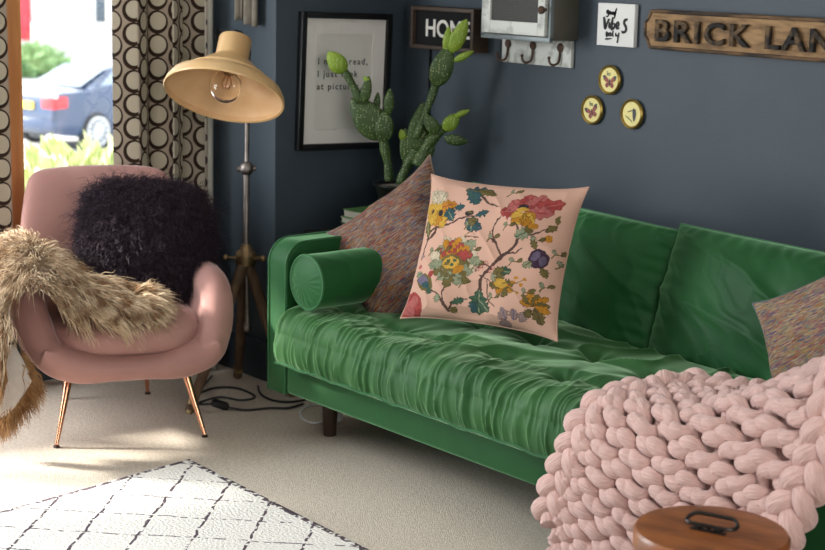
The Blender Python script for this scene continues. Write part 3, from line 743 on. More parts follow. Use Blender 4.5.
# floral cushion: painted print on a fine mesh, coordinates of the print are those of the cloth
FB = [(35, 465), (465, 525), (525, 85), (88, 60)]
def floral_cols(u, v):
    a, b, c, d = [np.array(q, float) for q in FB]
    P = (a * ((1 - u) * (1 - v))[:, None] + b * (u * (1 - v))[:, None] + c * (u * v)[:, None] + d * ((1 - u) * v)[:, None])
    x, y = P[:, 0], P[:, 1]
    C = np.tile(np.array([.50, .305, .23]), (len(u), 1))
    wx = x + 5 * (vnoise(x / 9, y / 9, 1) - .5); wy = y + 5 * (vnoise(x / 9, y / 9, 2) - .5)
    K = dict(red=(.34, .055, .05), rose=(.42, .12, .11), och=(.46, .20, .02), gold=(.55, .33, .05), teal=(.035, .085, .095), dk=(.035, .028, .03), grn=(.05, .10, .06), sage=(.25, .27, .17), olive=(.14, .11, .035), brn=(.09, .05, .04), cream=(.55, .46, .33), plum=(.05, .025, .045), grey=(.30, .20, .19), lil=(.16, .13, .20))
    def put(m, col, k=1.0):
        c = np.array(K[col]) * .74; sh = (.8 + .45 * vnoise(x / 4, y / 4, 9))[:, None]
        C[m] = (C * (1 - k) + c * sh * k)[m]
    def el(cx, cy, rx, ry, ang, col, k=1.0):
        t = math.radians(ang); dx, dy = wx - cx, wy - cy
        p = dx * math.cos(t) + dy * math.sin(t); q = -dx * math.sin(t) + dy * math.cos(t)
        put((p / rx) ** 2 + (q / ry) ** 2 < 1, col, k)
    def leaf(x0, y0, x1, y1, w, col, vein=None):
        L = math.hypot(x1 - x0, y1 - y0); tx, ty = (x1 - x0) / L, (y1 - y0) / L
        p = ((wx - x0) * tx + (wy - y0) * ty) / L; q = np.abs(-(wx - x0) * ty + (wy - y0) * tx)
        prof = np.sin(np.clip(p, 0, 1) * PI) ** .75 * w * 1.25 * (1 + .22 * np.sin(p * 24))
        put((p > 0) & (p < 1) & (q < prof), col)
        rimm = (p > 0) & (p < 1) & (q < prof) & (q > prof - 2.0); C[rimm] = C[rimm] * .45
        if vein: put((p > 0) & (p < .9) & (q < 1.6), vein)
    def stroke(pts, w, col):
        pts = crom(np.array(pts, float), 10 * len(pts)); wv = np.linspace(w, w * .5, len(pts))
        for i in range(len(pts) - 1):
            ax, ay = pts[i]; bx, by = pts[i + 1]; L2 = (bx - ax) ** 2 + (by - ay) ** 2 + 1e-9
            near = (np.abs(x - ax) < 30) & (np.abs(y - ay) < 30)
            t = np.clip(((wx - ax) * (bx - ax) + (wy - ay) * (by - ay)) / L2, 0, 1)
            put(near & ((wx - ax - t * (bx - ax)) ** 2 + (wy - ay - t * (by - ay)) ** 2 < wv[i] ** 2), col)
    def flower(cx, cy, r, n, a0, a1, col, col2, rw=.34, core=None):
        for k in range(n):
            a = math.radians(a0 + (a1 - a0) * k / max(1, n - 1)); l = r * 1.22 * (.85 + .3 * ((k * 7) % 5) / 5)
            leaf(cx, cy, cx + l * math.cos(a), cy + l * math.sin(a), r * rw, col if k % 2 else col2)
        if core: el(cx, cy, r * .3, r * .26, 0, core)
    # branches
    stroke([(95, 250), (110, 225), (140, 215), (175, 205), (205, 190), (260, 180)], 4, 'brn'); stroke([(130, 215), (120, 235), (95, 260), (85, 310)], 4, 'brn')
    stroke([(275, 410), (285, 370), (310, 340), (345, 300), (375, 270), (390, 240), (385, 205)], 6, 'brn'); stroke([(340, 300), (325, 270), (315, 240), (320, 205), (335, 180)], 3.2, 'brn')
    stroke([(350, 295), (375, 290), (395, 275)], 3, 'brn'); stroke([(320, 260), (305, 245), (308, 225)], 2.5, 'brn')
    stroke([(180, 465), (165, 440), (150, 415), (130, 405)], 4.5, 'brn'); stroke([(165, 440), (175, 400), (190, 375)], 3, 'brn'); stroke([(180, 465), (200, 440), (240, 430)], 3, 'brn')
    stroke([(260, 115), (285, 135), (320, 150)], 4, 'brn'); stroke([(390, 245), (425, 235), (455, 215), (480, 205)], 3, 'brn'); stroke([(265, 350), (290, 330), (318, 345)], 3, 'brn')
    stroke([(215, 255), (240, 245), (275, 250)], 2, 'brn'); stroke([(280, 360), (310, 380), (320, 400)], 2.2, 'brn'); stroke([(300, 380), (300, 430), (320, 455)], 2.2, 'brn')
    for q in [(250, 262), (268, 280), (262, 240), (240, 285), (255, 300)]: stroke([(215, 270), ((215 + q[0]) / 2, q[1] - 8), q], 1.8, 'olive')
    # top left: cream and ochre bloom
    for a in (-120, -100, -80, -60): leaf(125, 150, 125 + 55 * math.cos(math.radians(a)), 150 + 52 * math.sin(math.radians(a)), 14, 'cream', 'sage')
    flower(130, 165, 44, 7, 0, 190, 'och', 'gold', .36); leaf(130, 160, 190, 142, 15, 'och', 'red'); leaf(128, 165, 92, 205, 14, 'gold'); el(128, 155, 16, 12, 0, 'gold'); el(140, 172, 7, 9, 0, 'dk'); el(112, 168, 5, 8, 20, 'brn')
    leaf(150, 180, 190, 165, 13, 'teal'); leaf(168, 168, 185, 195, 13, 'teal', 'sage'); leaf(185, 158, 215, 148, 10, 'teal')
    leaf(92, 195, 100, 245, 10, 'olive', 'sage')
    # top: dark teal leaves
    leaf(205, 95, 290, 98, 12, 'teal', 'olive'); leaf(215, 100, 258, 140, 15, 'teal', 'grn'); leaf(240, 92, 300, 108, 9, 'olive')
    leaf(258, 180, 295, 165, 9, 'teal'); el(236, 172, 14, 9, 0, 'dk'); el(236, 170, 9, 4, 0, 'olive'); leaf(225, 195, 282, 222, 17, 'teal', 'lil'); leaf(250, 190, 250, 232, 14, 'teal', 'sage'); leaf(232, 205, 268, 190, 9, 'olive')
    # top right: big red bloom
    leaf(385, 160, 330, 168, 20, 'red', 'rose'); leaf(388, 160, 348, 125, 20, 'rose', 'red'); leaf(395, 155, 395, 100, 19, 'red', 'rose'); leaf(400, 155, 440, 105, 18, 'rose', 'red'); leaf(405, 160, 490, 130, 20, 'red', 'rose'); leaf(400, 165, 470, 168, 17, 'rose', 'red')
    flower(398, 170, 36, 6, 20, 160, 'gold', 'och', .3); el(390, 147, 13, 11, 0, 'dk'); el(392, 158, 17, 7, 0, 'gold'); leaf(398, 180, 400, 210, 4, 'och'); leaf(405, 178, 420, 205, 4, 'och')
    # right: plum fruit and hanging leaves
    el(440, 305, 26, 30, 15, 'plum'); el(432, 298, 9, 17, 30, 'lil', .7); el(450, 310, 8, 16, 10, 'lil', .5); leaf(432, 280, 425, 245, 8, 'olive'); leaf(420, 315, 400, 332, 10, 'sage', 'olive'); leaf(448, 330, 460, 360, 9, 'olive')
    leaf(378, 245, 425, 222, 13, 'sage', 'grn'); leaf(420, 232, 410, 210, 9, 'olive'); el(426, 208, 12, 9, 0, 'och'); leaf(455, 225, 480, 200, 8, 'olive'); el(463, 244, 10, 12, 0, 'och'); el(480, 185, 6, 14, 0, 'olive')
    # middle: sage and red artichoke bloom
    flower(200, 320, 70, 11, 150, 385, 'sage', 'cream', .26); flower(196, 335, 56, 8, -10, 190, 'sage', 'olive', .25)
    flower(197, 305, 48, 8, 185, 355, 'red', 'och', .3); el(192, 325, 38, 26, 0, 'olive'); el(190, 325, 28, 18, 0, 'gold'); el(182, 318, 6, 5, 0, 'grn'); el(195, 330, 6, 5, 0, 'grn'); el(205, 318, 6, 5, 0, 'grn'); el(176, 330, 5, 5, 0, 'red'); el(215, 345, 20, 10, -30, 'och')
    # left middle: small violet pod and leaves
    el(108, 380, 30, 24, 35, 'olive'); el(100, 372, 20, 13, 30, 'lil'); el(112, 388, 14, 10, 35, 'teal'); el(130, 358, 10, 10, 0, 'red'); leaf(72, 360, 95, 350, 9, 'sage', 'grn'); leaf(118, 400, 130, 415, 9, 'grn')
    el(92, 300, 8, 6, 30, 'grey'); el(85, 330, 7, 6, 0, 'rose')
    # right middle: gold thistle, leaves
    leaf(330, 345, 370, 350, 12, 'grn', 'sage'); leaf(320, 355, 350, 340, 9, 'olive'); flower(345, 385, 32, 7, 0, 250, 'och', 'olive', .32); el(340, 385, 17, 14, 0, 'gold'); leaf(322, 380, 318, 355, 7, 'sage')
    for q in [(375, 380), (385, 365), (405, 370), (395, 385), (370, 405), (385, 410)]: el(q[0], q[1], 6, 5, 0, 'och'); 
    stroke([(345, 385), (375, 385), (400, 372)], 1.8, 'olive'); stroke([(360, 395), (375, 405), (388, 410)], 1.8, 'olive')
    for q in [(285, 335), (300, 325), (318, 338), (310, 350), (275, 345)]: el(q[0], q[1], 6, 6, 0, 'rose'); el(q[0], q[1], 3, 3, 0, 'cream')
    # bottom: teal leaf, coral, grey buds
    leaf(275, 405, 265, 478, 20, 'grn', 'sage'); leaf(268, 430, 300, 470, 13, 'grn', 'sage'); leaf(260, 440, 246, 470, 10, 'teal'); leaf(195, 445, 228, 432, 9, 'grn'); leaf(185, 470, 205, 455, 7, 'olive'); leaf(150, 415, 150, 440, 8, 'sage')
    leaf(330, 470, 345, 490, 9, 'grey'); leaf(350, 490, 340, 455, 10, 'grey', 'lil'); leaf(370, 490, 375, 455, 10, 'grey', 'lil'); leaf(385, 495, 400, 465, 9, 'grey'); leaf(360, 500, 320, 500, 8, 'grey')
    flower(425, 445, 36, 7, 200, 380, 'olive', 'och', .26); leaf(425, 450, 440, 495, 11, 'olive', 'brn'); leaf(418, 455, 400, 480, 8, 'olive')
    for q in [(150, 345), (255, 345), (150, 300), (245, 300), (300, 260), (225, 225), (345, 225), (420, 265), (360, 330), (300, 440), (110, 300), (330, 110), (470, 300), (480, 330), (440, 400), (395, 420), (150, 380), (215, 400)]:
        stroke([q, (q[0] + 10, q[1] - 12), (q[0] + 24, q[1] - 14)], 1.8, 'olive'); leaf(q[0] + 20, q[1] - 12, q[0] + 38, q[1] - 24, 5, 'olive'); leaf(q[0] + 8, q[1] - 9, q[0] + 8, q[1] - 28, 4.5, 'sage')
    # bottom left: rose bloom running off the edge
    el(58, 445, 40, 42, 0, 'red'); el(50, 455, 24, 30, 0, 'rose'); el(70, 430, 14, 17, 20, 'rose'); el(45, 470, 14, 10, 0, 'red')
    return C
def floral():
    BL = np.array([.556, .135, .495]); BR = np.array([1.022, .312, .490]); TRp = np.array([.99, .41, .92]); TLp = np.array([.41, .315, .885])
    O = (BL + BR + TRp + TLp) / 4; R = (BR + TRp - BL - TLp) / 2; U = (TLp + TRp - BL - BR) / 2
    w, h = np.linalg.norm(R), np.linalg.norm(U)
    print('floral size', w, h)
    t = thing('floral_cushion', 'square pink floral print cushion in the middle of the green seat', 'cushion', tuple((BL + BR) / 2))
    g, uv, rim = pillow(O, R, U, w * 1.0, h, .15, n=300, p=2.4, q=.55, bow=.05, ear=.045, disp=soft(9, .012))
    n1 = 300 * 300
    V = g.verts(); Nn = norm(np.cross(norm(R), norm(U)))
    col = floral_cols(uv[:, 0], uv[:, 1]); back = np.arange(len(uv)) >= n1
    col[back] = (.50, .305, .23)
    mesh('cover', g, attr_mat('floral_cotton'), t, sharp=None, uv=uv, col=col)
    mesh('seam', G().tube(rim, .003, 6, closed=True), mk('pink_seam', (.44, .27, .20), rough=.9), t)
floral()
# bright tweed cushion at the far end, leaning on the back cushion
cushion('tweed_cushion', 'bright multicoloured tweed cushion at the blanket end of the sofa', (1.965, .360, .632), (.84, .10, .52), (-.50, .30, .80), .44, .44, .15, M['tweed2'], ear=.05, seed=23)

# ------------------------------------------------------------------ pink armchair (local: x forward, y to the right arm, z up)
CH = (-.47, -.31, 0); CRZ = math.radians(-21)
chair = thing('armchair', 'pink velvet armchair with slim brass legs by the window', 'armchair', CH, CRZ)
CM = np.array(wm(chair))
def cw(P): P = np.asarray(P, float); return P @ CM[:3, :3].T + CM[:3, 3]
def shell():
    """thick U-shaped tub: arms and underside in one sweep from front to back"""
    fr = .330 + .050 * np.sin(np.linspace(0, 1, 9) * PI / 2)
    xs = np.r_[fr[::-1], .29, .25, .20, .14, .06, -.04, -.14, -.24, -.32, -.37, -.385]
    rd = np.sqrt(np.clip(1 - ((xs - .330) / .0505) ** 2, 0.03, 1)); rd[xs < .330] = 1
    H = np.interp(xs, [-.385, 0, .08, .14, .20, .25, .29, .33, .38], [.575, .575, .572, .565, .535, .485, .435, .390, .350])
    sh = np.interp(xs, [-.385, -.37, -.32, .29, .325, .372], [.90, .95, 1, 1, .995, .985])
    th = np.interp(xs, [-.385, -.34, -.2, .25, .29, .325, .372], [.04, .10, .128, .122, .115, .106, .106]) * rd
    V = []; NP = 30
    for x, h, k, t in zip(xs, H, sh, th):
        # centre line of the U, right half: from bottom middle out and up to the arm top
        zb = .262; zt = max(h - t * .5, zb + .012)
        s = np.linspace(0, 1, NP)
        ztop = .60
        full = crom([(0, zb), (.12, zb + .002), (.200, zb + .018), (.258, .308), (.290, .375), (.304, .44), (.300, .50), (.286, .545), (.28, .575)], 120)
        full = full[full[:, 1] <= max(zt, zb + .02)]
        arc = np.r_[0, np.cumsum(np.hypot(*np.diff(full, axis=0).T))]; tt = np.linspace(0, arc[-1], NP)
        cl_ = np.stack([np.interp(tt, arc, full[:, 0]) * k, np.interp(tt, arc, full[:, 1])], -1)
        T = norm(np.gradient(cl_, axis=0)); N = np.stack([T[:, 1], -T[:, 0]], -1)
        rr = t / 2 * (.80 + .20 * np.clip((s - .25) / .3, 0, 1)) * (1 - .12 * np.clip((s - .75) / .25, 0, 1))
        out = cl_ + N * rr[:, None]; inn = cl_ - N * rr[:, None]
        cap = cl_[-1] + T[-1] * rr[-1]
        right = np.vstack([out, cap[None], inn[::-1]])          # outer bottom -> top -> inner bottom
        left = right[::-1] * [-1, 1]                            # inner bottom -> top -> outer bottom
        ring = np.vstack([right[:-1], left[:-1]]) if True else right
        ring = np.vstack([right, left[1:-1]])
        V.append(np.c_[np.full(len(ring), x), ring])
    n = len(V[0]); m = len(V); V = np.concatenate(V); F = []
    for i in range(m - 1):
        for k in range(n): F.append((i * n + k, i * n + (k + 1) % n, (i + 1) * n + (k + 1) % n, (i + 1) * n + k))
    def capf(i, rev):
        h = len(right)
        # strip between outer and inner lines
        q = []
        for k in range(NP - 1):
            q.append((i * n + k, i * n + k + 1, i * n + 2 * NP - 1 - k, i * n + 2 * NP - k))
        q.append((i * n + NP - 1, i * n + NP, i * n + NP + 1))
        L = 2 * NP + 1
        idx = list(range(L, n)) + [0]; idx = [2 * NP] + idx     # left ring: inner bottom ... outer bottom
        for k in range(NP - 1): q.append((i * n + idx[k], i * n + idx[k + 1], i * n + idx[len(idx) - 2 - k], i * n + idx[len(idx) - 1 - k]))
        q.append((i * n + idx[NP - 1], i * n + idx[NP], i * n + idx[NP + 1]))
        return [tuple(f[::-1]) if rev else f for f in q]
    F += capf(0, False) + capf(m - 1, True)
    return G().add(V, F)
mesh('tub', shell(), M['pink'], chair, local=True, sharp=None, sub=1, recalc=True)
def back():
    nu, nv = 44, 40; V = []
    a = np.linspace(-1, 1, nu); 
    g = G()
    # closed superellipse cross-sections stacked upward, leaning back
    zs = np.r_[.26, .30, np.linspace(.34, .74, 14), .77, .795, .81, .819, .823]
    prof = np.interp(zs, [.26, .30, .74, .77, .795, .81, .819, .823], [1, 1, 1, .985, .955, .90, .80, .55])
    thk = np.interp(zs, [.26, .34, .6, .74, .77, .795, .81, .819, .823], [.05, .055, .052, .046, .042, .036, .028, .018, .004])
    hw = np.interp(zs, [.26, .40, .60, .74, .823], [.30, .30, .285, .262, .25])
    th = np.arange(56) * 2 * PI / 56
    for z, k, t, w in zip(zs, prof, thk, hw):
        c, s = np.cos(th), np.sin(th); e = .42
        y = np.sign(c) * np.abs(c) ** e * w * k; xx = np.sign(s) * np.abs(s) ** .7 * t
        bend = -.05 + .10 * (y / .3) ** 2 * (1.0 if z < .6 else max(.25, 1 - (z - .6) * 3))
        x = -.255 - .30 * (z - .30) + .05 * ((z - .3) / .5) ** 2 + bend * .8 + xx
        V.append(np.stack([x, y, np.full(56, z) - .012 * (y / .25) ** 2 * (z > .7)], -1))
    m = len(zs); V = np.concatenate(V); F = []
    for i in range(m - 1):
        for k in range(56): F.append((i * 56 + k, i * 56 + (k + 1) % 56, (i + 1) * 56 + (k + 1) % 56, (i + 1) * 56 + k))
    F.append(tuple(range(56))[::-1]); F.append(tuple((m - 1) * 56 + k for k in range(56)))
    return G().add(V, F)
mesh('backrest', back(), M['pink'], chair, local=True, sharp=None, sub=1)
def seatpad():
    n = 72; th = np.arange(n) * 2 * PI / n; V = []
    zs = [(.298, .84), (.302, .92), (.312, .965), (.33, .99), (.352, 1.0), (.375, .99), (.392, .96), (.403, .90), (.412, .78), (.420, .55), (.426, .28), (.428, .02)]
    for z, k in zs:
        c, s = np.cos(th), np.sin(th)
        x = np.sign(c) * np.abs(c) ** .62 * .315; y = np.sign(s) * np.abs(s) ** .45 * .262
        x = .047 + x * k * (1 - .10 * (y / .27) ** 2 * (c > 0)); y = y * k
        V.append(np.stack([x, y, z + .012 * (-x + .05) * (z > .36) * 2], -1))
    m = len(zs); V = np.concatenate(V); F = []
    for i in range(m - 1):
        for k in range(n): F.append((i * n + k, i * n + (k + 1) % n, (i + 1) * n + (k + 1) % n, (i + 1) * n + k))
    F.append(tuple(range(n))[::-1]); F.append(tuple((m - 1) * n + k for k in range(n)))
    return G().add(V, F)
mesh('seat_cushion', seatpad(), M['pink'], chair, local=True, sharp=None, sub=1)
for tx, ty, bx, by in ((.205, -.178, .29, -.236), (.205, .188, .29, .246), (-.22, -.13, -.29, -.145), (-.22, .13, -.29, .152)):
    L_ = G().tube([(bx, by, .008), (bx + (tx - bx) * .5, by + (ty - by) * .5, .12), (tx, ty, .236)], [.0065, .0105, .0145], 16)
    lg = mesh('leg', L_, M['brass'], chair, local=True)
    mesh('glide', G().lathe([(.0095, 0), (.0105, .002), (.0105, .005), (.007, .009)], 16, Matrix.Translation((bx, by, 0))), M['rust'], lg, local=True)

# ------------------------------------------------------------------ fleece strands
def strands(P, D, L, r, wig=0., curl=0., n=6, droop=0., seed=1, sides=3, taper=.15):
    r_ = np.random.default_rng(seed); m = len(P); D = norm(D); L = np.broadcast_to(np.asarray(L, float), (m,))
    a = norm(np.cross(D, r_.normal(0, 1, (m, 3)))); b = np.cross(D, a); t = np.linspace(0, 1, n)
    ph = r_.random((m, 1)) * 6.28; fr = (1.6 + 1.4 * r_.random((m, 1))) * (1 if curl == 0 else 1)
    C = P[:, None, :] + D[:, None, :] * (t[None, :, None] * L[:, None, None])
    off = (wig * np.sin(fr * 2 * PI * t[None] * .5 + ph) - wig * np.sin(ph)) * t[None] ** .6
    C = C + a[:, None, :] * off[..., None]
    if curl:
        o1 = curl * (np.cos(fr * 2 * PI * t[None] + ph) - np.cos(ph)) * np.minimum(1, t[None] * 2); o2 = curl * (np.sin(fr * 2 * PI * t[None] + ph) - np.sin(ph)) * np.minimum(1, t[None] * 2)
        C = C + a[:, None, :] * o1[..., None] + b[:, None, :] * o2[..., None]
    C[..., 2] -= droop * L[:, None] * t[None] ** 2
    T = norm(np.gradient(C, axis=1)); N = norm(np.cross(T, a[:, None, :] + .3 * b[:, None, :])); B = np.cross(T, N)
    rad = r * (1 - (1 - taper) * t ** 1.5)[None, :, None, None] * (.7 + .6 * r_.random((m, 1, 1, 1)))
    th = np.arange(sides) * 2 * PI / sides
    V = (C[:, :, None, :] + rad * (np.cos(th)[None, None, :, None] * N[:, :, None, :] + np.sin(th)[None, None, :, None] * B[:, :, None, :])).reshape(-1, 3)
    base = (np.arange(m) * n * sides)[:, None]
    q = []
    for i in range(n - 1):
        for k in range(sides):
            l = (k + 1) % sides; q.append([i * sides + k, i * sides + l, (i + 1) * sides + l, (i + 1) * sides + k])
    F = (base[:, :, None] + np.array(q)[None]).reshape(-1, 4)
    return G().add(V, [tuple(f) for f in F.tolist()])

# plum curly cushion leaning on the chair's back
PO = cw((-.068, .115, .595)); pn = norm(CM[:3, :3] @ np.array([.88, -.10, .42])); pu = norm(CM[:3, :3] @ np.array([-.42, .10, .88])); pr_ = np.cross(pu, pn)
pf = thing('shaggy_cushion', 'dark plum shaggy curly wool cushion on the pink armchair', 'cushion', tuple(PO - pu * .19))
gq, uvq, rimq = pillow(PO, pr_, pu, .36, .36, .17, n=60, p=2.2, q=.6, bow=-.05, ear=-.10)
mesh('cover', gq, M['purple_fur'], pf, sharp=None)
def tri_sample(g, n, seed):
    V = g.verts(); F = np.array([f[:4] if len(f) >= 4 else (f[0], f[1], f[2], f[2]) for f in g.F]); r_ = np.random.default_rng(seed)
    A, B, C = V[F[:, 0]], V[F[:, 1]], V[F[:, 2]]; D = V[F[:, 3]]
    nn = np.cross(C - A, D - B); ar = np.linalg.norm(nn, axis=1) + 1e-12
    k = r_.choice(len(F), n, p=ar / ar.sum()); u, v = r_.random((n, 1)), r_.random((n, 1))
    P = (A[k] * (1 - u) + B[k] * u) * (1 - v) + (D[k] * (1 - u) + C[k] * u) * v
    return P, norm(nn[k])
sp, sn = tri_sample(gq, 15000, 5)
cen = sp - PO; sn = np.where(((sn * cen).sum(1) < 0)[:, None], -sn, sn)
dirs = norm(sn * .8 + norm(cen) * .7 + rng.normal(0, .45, sn.shape) + [0, 0, -.12])
mesh('fleece', strands(sp, dirs, (.05 + .03 * rng.random(len(sp))) * np.where(rng.random(len(sp)) < .08, 1.6, 1), .0016, curl=.0085, n=9, droop=.25, seed=6), M['purple_fur'], pf, sharp=None)

# long-haired throw over the chair's left arm: a draped hide with fleece on its outer side
thr = thing('sheepskin_throw', 'shaggy tawny sheepskin throw over the left arm of the pink armchair', 'throw', tuple(cw((.05, -.40, .10))))
spine = crom([(.190, .085, .440), (.190, .0, .460), (.185, -.09, .490), (.170, -.17, .530), (.150, -.235, .580), (.145, -.300, .612), (.18, -.355, .590), (.26, -.385, .52), (.325, -.395, .43), (.365, -.400, .35), (.38, -.40, .28)], 60)
half = np.interp(np.linspace(0, 1, 60), [0, .06, .16, .30, .45, .6, .8, 1], [.03, .10, .145, .175, .21, .19, .13, .09])
ac = np.linspace(-1, 1, 26)
TV = spine[:, None, :] + half[:, None, None] * ac[None, :, None] * np.array([1, 0, -.03]) 
sT = norm(np.gradient(spine, axis=0)); sN = norm(np.cross(np.array([1., 0, 0])[None], sT)); sN = np.where((sN[:, 2:3] + .001 - .0 * sN[:, 1:2] < 0) & (np.arange(60)[:, None] < 38), -sN, sN)
sN = norm(np.stack([0 * sT[:, 0], sT[:, 2], -sT[:, 1]], -1)); sN = np.where((np.sum(sN * np.array([0, -.5, 1]), 1) < 0)[:, None], -sN, sN)
TV = TV + sN[:, None, :] * (.012 - .02 * np.abs(ac) ** 3 + .010 * np.sin(np.linspace(0, 9, 60))[:, None] * 1)[..., None]
TV[..., 2] -= .07 * np.clip(ac, 0, 1)[None, :] ** 2 * np.clip(1 - np.abs(np.linspace(0, 1, 60) - .35) / .35, 0, 1)[:, None]
TV[..., 0] += .02 * np.sin(np.linspace(0, 7, 60))[:, None]
TW = cw(TV.reshape(-1, 3)); tg = G().add(TW, gridF(60, 26))
hd = mesh('hide', tg, M['suede'], thr, sharp=None); sd = hd.modifiers.new('thick', 'SOLIDIFY'); sd.thickness = .004
ii = rng.integers(0, 59, 15000); fi = rng.random(15000); jj = rng.random(15000) * 25; j0 = np.minimum(jj.astype(int), 24); fj = jj - j0
TVr = TV
Pl = (TVr[ii, j0] * (1 - fi)[:, None] + TVr[ii + 1, j0] * fi[:, None]) * (1 - fj)[:, None] + (TVr[ii, j0 + 1] * (1 - fi)[:, None] + TVr[ii + 1, j0 + 1] * fi[:, None]) * fj[:, None]
side = (jj / 12.5 - 1); t01 = (ii + fi) / 59
flow = np.where((t01 < .45)[:, None], -sT[ii], sT[ii])                       # towards the seat tip, or down the outside
w_ = np.clip(1 - np.abs(t01 - .45) / .12, 0, 1)[:, None]
ori = norm(np.stack([side * (.75 + .5 * w_[:, 0]), 0 * side, 0 * side - .12], -1) + flow * (.95 - .5 * w_) + sN[ii] * (.50 + .3 * w_) + rng.normal(0, .20, Pl.shape))
# locks: neighbouring hairs lean together
lock = np.stack([vnoise(Pl[:, 0] * 26 + Pl[:, 1] * 5, (Pl[:, 1] + Pl[:, 2]) * 26, q) - .5 for q in (91, 92, 93)], -1)
ori = norm(ori + lock * 1.1)
br = (t01 > .86)
ml = cw(Pl); mo = ori @ CM[:3, :3].T
mesh('fleece', strands(ml[~br], mo[~br], (.075 + .06 * rng.random((~br).sum())), .0021, wig=.010, n=7, droop=.42, seed=8), M['tan_fur'], thr, sharp=None)
mesh('fringe', strands(ml[br], mo[br], (.06 + .04 * rng.random(br.sum())), .0017, wig=.008, n=7, droop=.6, seed=9), M['brown_fur'], thr, sharp=None)
# the turned-over end shows the bare back of the hide
fl = crom([(.375, -.420, .37), (.395, -.400, .30), (.405, -.390, .23), (.41, -.388, .165)], 16); wd = np.interp(np.linspace(0, 1, 16), [0, .6, 1], [.055, .075, .03])
ax_ = np.array([.35, .94, .0]); av = np.linspace(-1, 1, 10)
FV = fl[:, None, :] + wd[:, None, None] * av[None, :, None] * ax_ + (.012 * np.cos(av * 2))[None, :, None] * np.array([1, 0, 0]) + np.linspace(0, 1, 16)[:, None, None] * av[None, :, None] * np.array([0, 0, .03])
fo = mesh('folded_flap', G().add(cw(FV.reshape(-1, 3)), gridF(16, 10)), M['suede'], thr, sharp=None); sd = fo.modifiers.new('thick', 'SOLIDIFY'); sd.thickness = .005; fo['label'] = 'bare grey underside of the hide'
eP = np.concatenate([np.repeat(FV[-1], 40, 0), np.repeat(FV[3:, -1], 40, 0), np.repeat(FV[3:, 0], 14, 0)]); eP = eP + rng.normal(0, .006, eP.shape) + [-.012, 0, 0]
eD = np.concatenate([np.tile([[-.1, .1, -1]], (400, 1)), np.tile([[-.1, .6, -.8]], (13 * 40, 1)), np.tile([[-.1, -.5, -.9]], (13 * 14, 1))]) + rng.normal(0, .22, eP.shape)
mesh('fringe', strands(cw(eP), norm(eD) @ CM[:3, :3].T, .035 + .035 * rng.random(len(eP)), .0017, wig=.008, n=6, droop=.3, seed=10), M['brown_fur'], thr, sharp=None)

# ------------------------------------------------------------------ tripod lamp
HUB = np.array([-.50, .235, .50]); 
lamp = thing('tripod_lamp', 'vintage tripod floor lamp with cream enamel dome shade and bare bulb', 'lamp', (-.50, .22, 0))
feet = [(-.375, -.085, 0), (-.69, .325, 0), (-.36, .345, 0)]
for i, f in enumerate(feet):
    f = np.array(f); d = norm(HUB - f); top = HUB + d * .035 + np.array([0, 0, .0])
    side = norm(np.cross(d, (0, 0, 1)))
    g = G()
    g.tube([f + d * .012, f + d * .30], [.017, .021], 10); g.tube([f + d * .30, top], [.021, .019], 10)
    lg = mesh('leg', g, M['old_wood'], lamp)
    mesh('ferrule', G().tube([f, f + d * .05], [.010, .021], 12), M['old_brass'], lg)
mesh('centre_column', merge(G().tube([HUB + (0, 0, .02), HUB - (-.012, 0, .24)], .009, 12), G().lathe([(.001, -.03), (.014, -.02), (.016, 0), (.011, .012)], 16, Matrix.Translation((HUB[0] + .012, HUB[1], .255)))), M['steel'], lamp)
hub = G().lathe([(.02, -.03), (.036, -.026), (.040, 0), (.036, .02), (.022, .032), (.016, .05)], 24, Matrix.Translation(HUB))
for a in (.3, 2.4, 4.5): hub.tube([HUB + (.03 * math.cos(a), .03 * math.sin(a), 0), HUB + (.075 * math.cos(a), .075 * math.sin(a), .006)], [.007, .005], 8).ell(HUB + (.078 * math.cos(a), .078 * math.sin(a), .006), (.012, .012, .012), 10, 6)
hub.tube([HUB + .05 * CR + (0, 0, 0), HUB - .05 * CR], .006, 8)
mesh('hub', hub, M['old_brass'], lamp)
P0 = HUB + (0, 0, .03); P1 = np.array([-.512, .245, .82]); P2 = np.array([-.530, .262, 1.22])
mesh('pole', merge(G().tube([P0, P1], .0115, 14), G().tube([P1, P2], .0085, 14)), M['steel'], lamp)
kn = G().ell(P1, (.026, .026, .026), 18, 12); kn.tube([P1 - CR * .034 - CU * .002, P1 + CR * .034], .010, 10); mesh('clamp_knuckle', kn, M['steel'], lamp)
# the shade looks down and towards the sofa
RC = np.array([-.430, .096, 1.085])
toC = norm(CAM - RC); dn = norm(-.20 * CR - .97 * CU); nO = norm(.40 * toC + .917 * norm(dn - toC * (dn @ toC)))     # the way it opens
RC = RC + toC * .15
ex = norm(np.cross(nO, (0, 0, 1))); ey = np.cross(nO, ex)
SM = frame4(RC, ex, ey, -nO) @ Matrix.Scale(.965, 4)         # z runs from the rim back to the neck
mesh('shade', G().lathe([(.203, .004), (.210, .001), (.2125, .006), (.209, .022), (.196, .045), (.172, .060), (.150, .068), (.146, .072), (.145, .082), (.130, .090), (.108, .108), (.086, .128), (.068, .140), (.060, .149), (.058, .156), (.058, .222), (.055, .228), (.040, .230), (.001, .231)], 64, SM, cap=False), M['lamp_metal'], lamp, sharp=30)
mesh('shade_lining', G().lathe([(.203, .004), (.203, .020), (.190, .042), (.166, .056), (.125, .084), (.08, .125), (.055, .142), (.05, .15), (.001, .151)], 64, SM, cap=False), M['lamp_inside'], lamp, sharp=30)
mesh('lamp_holder', G().lathe([(.021, .10), (.021, .15)], 20, SM), M['old_brass'], lamp)
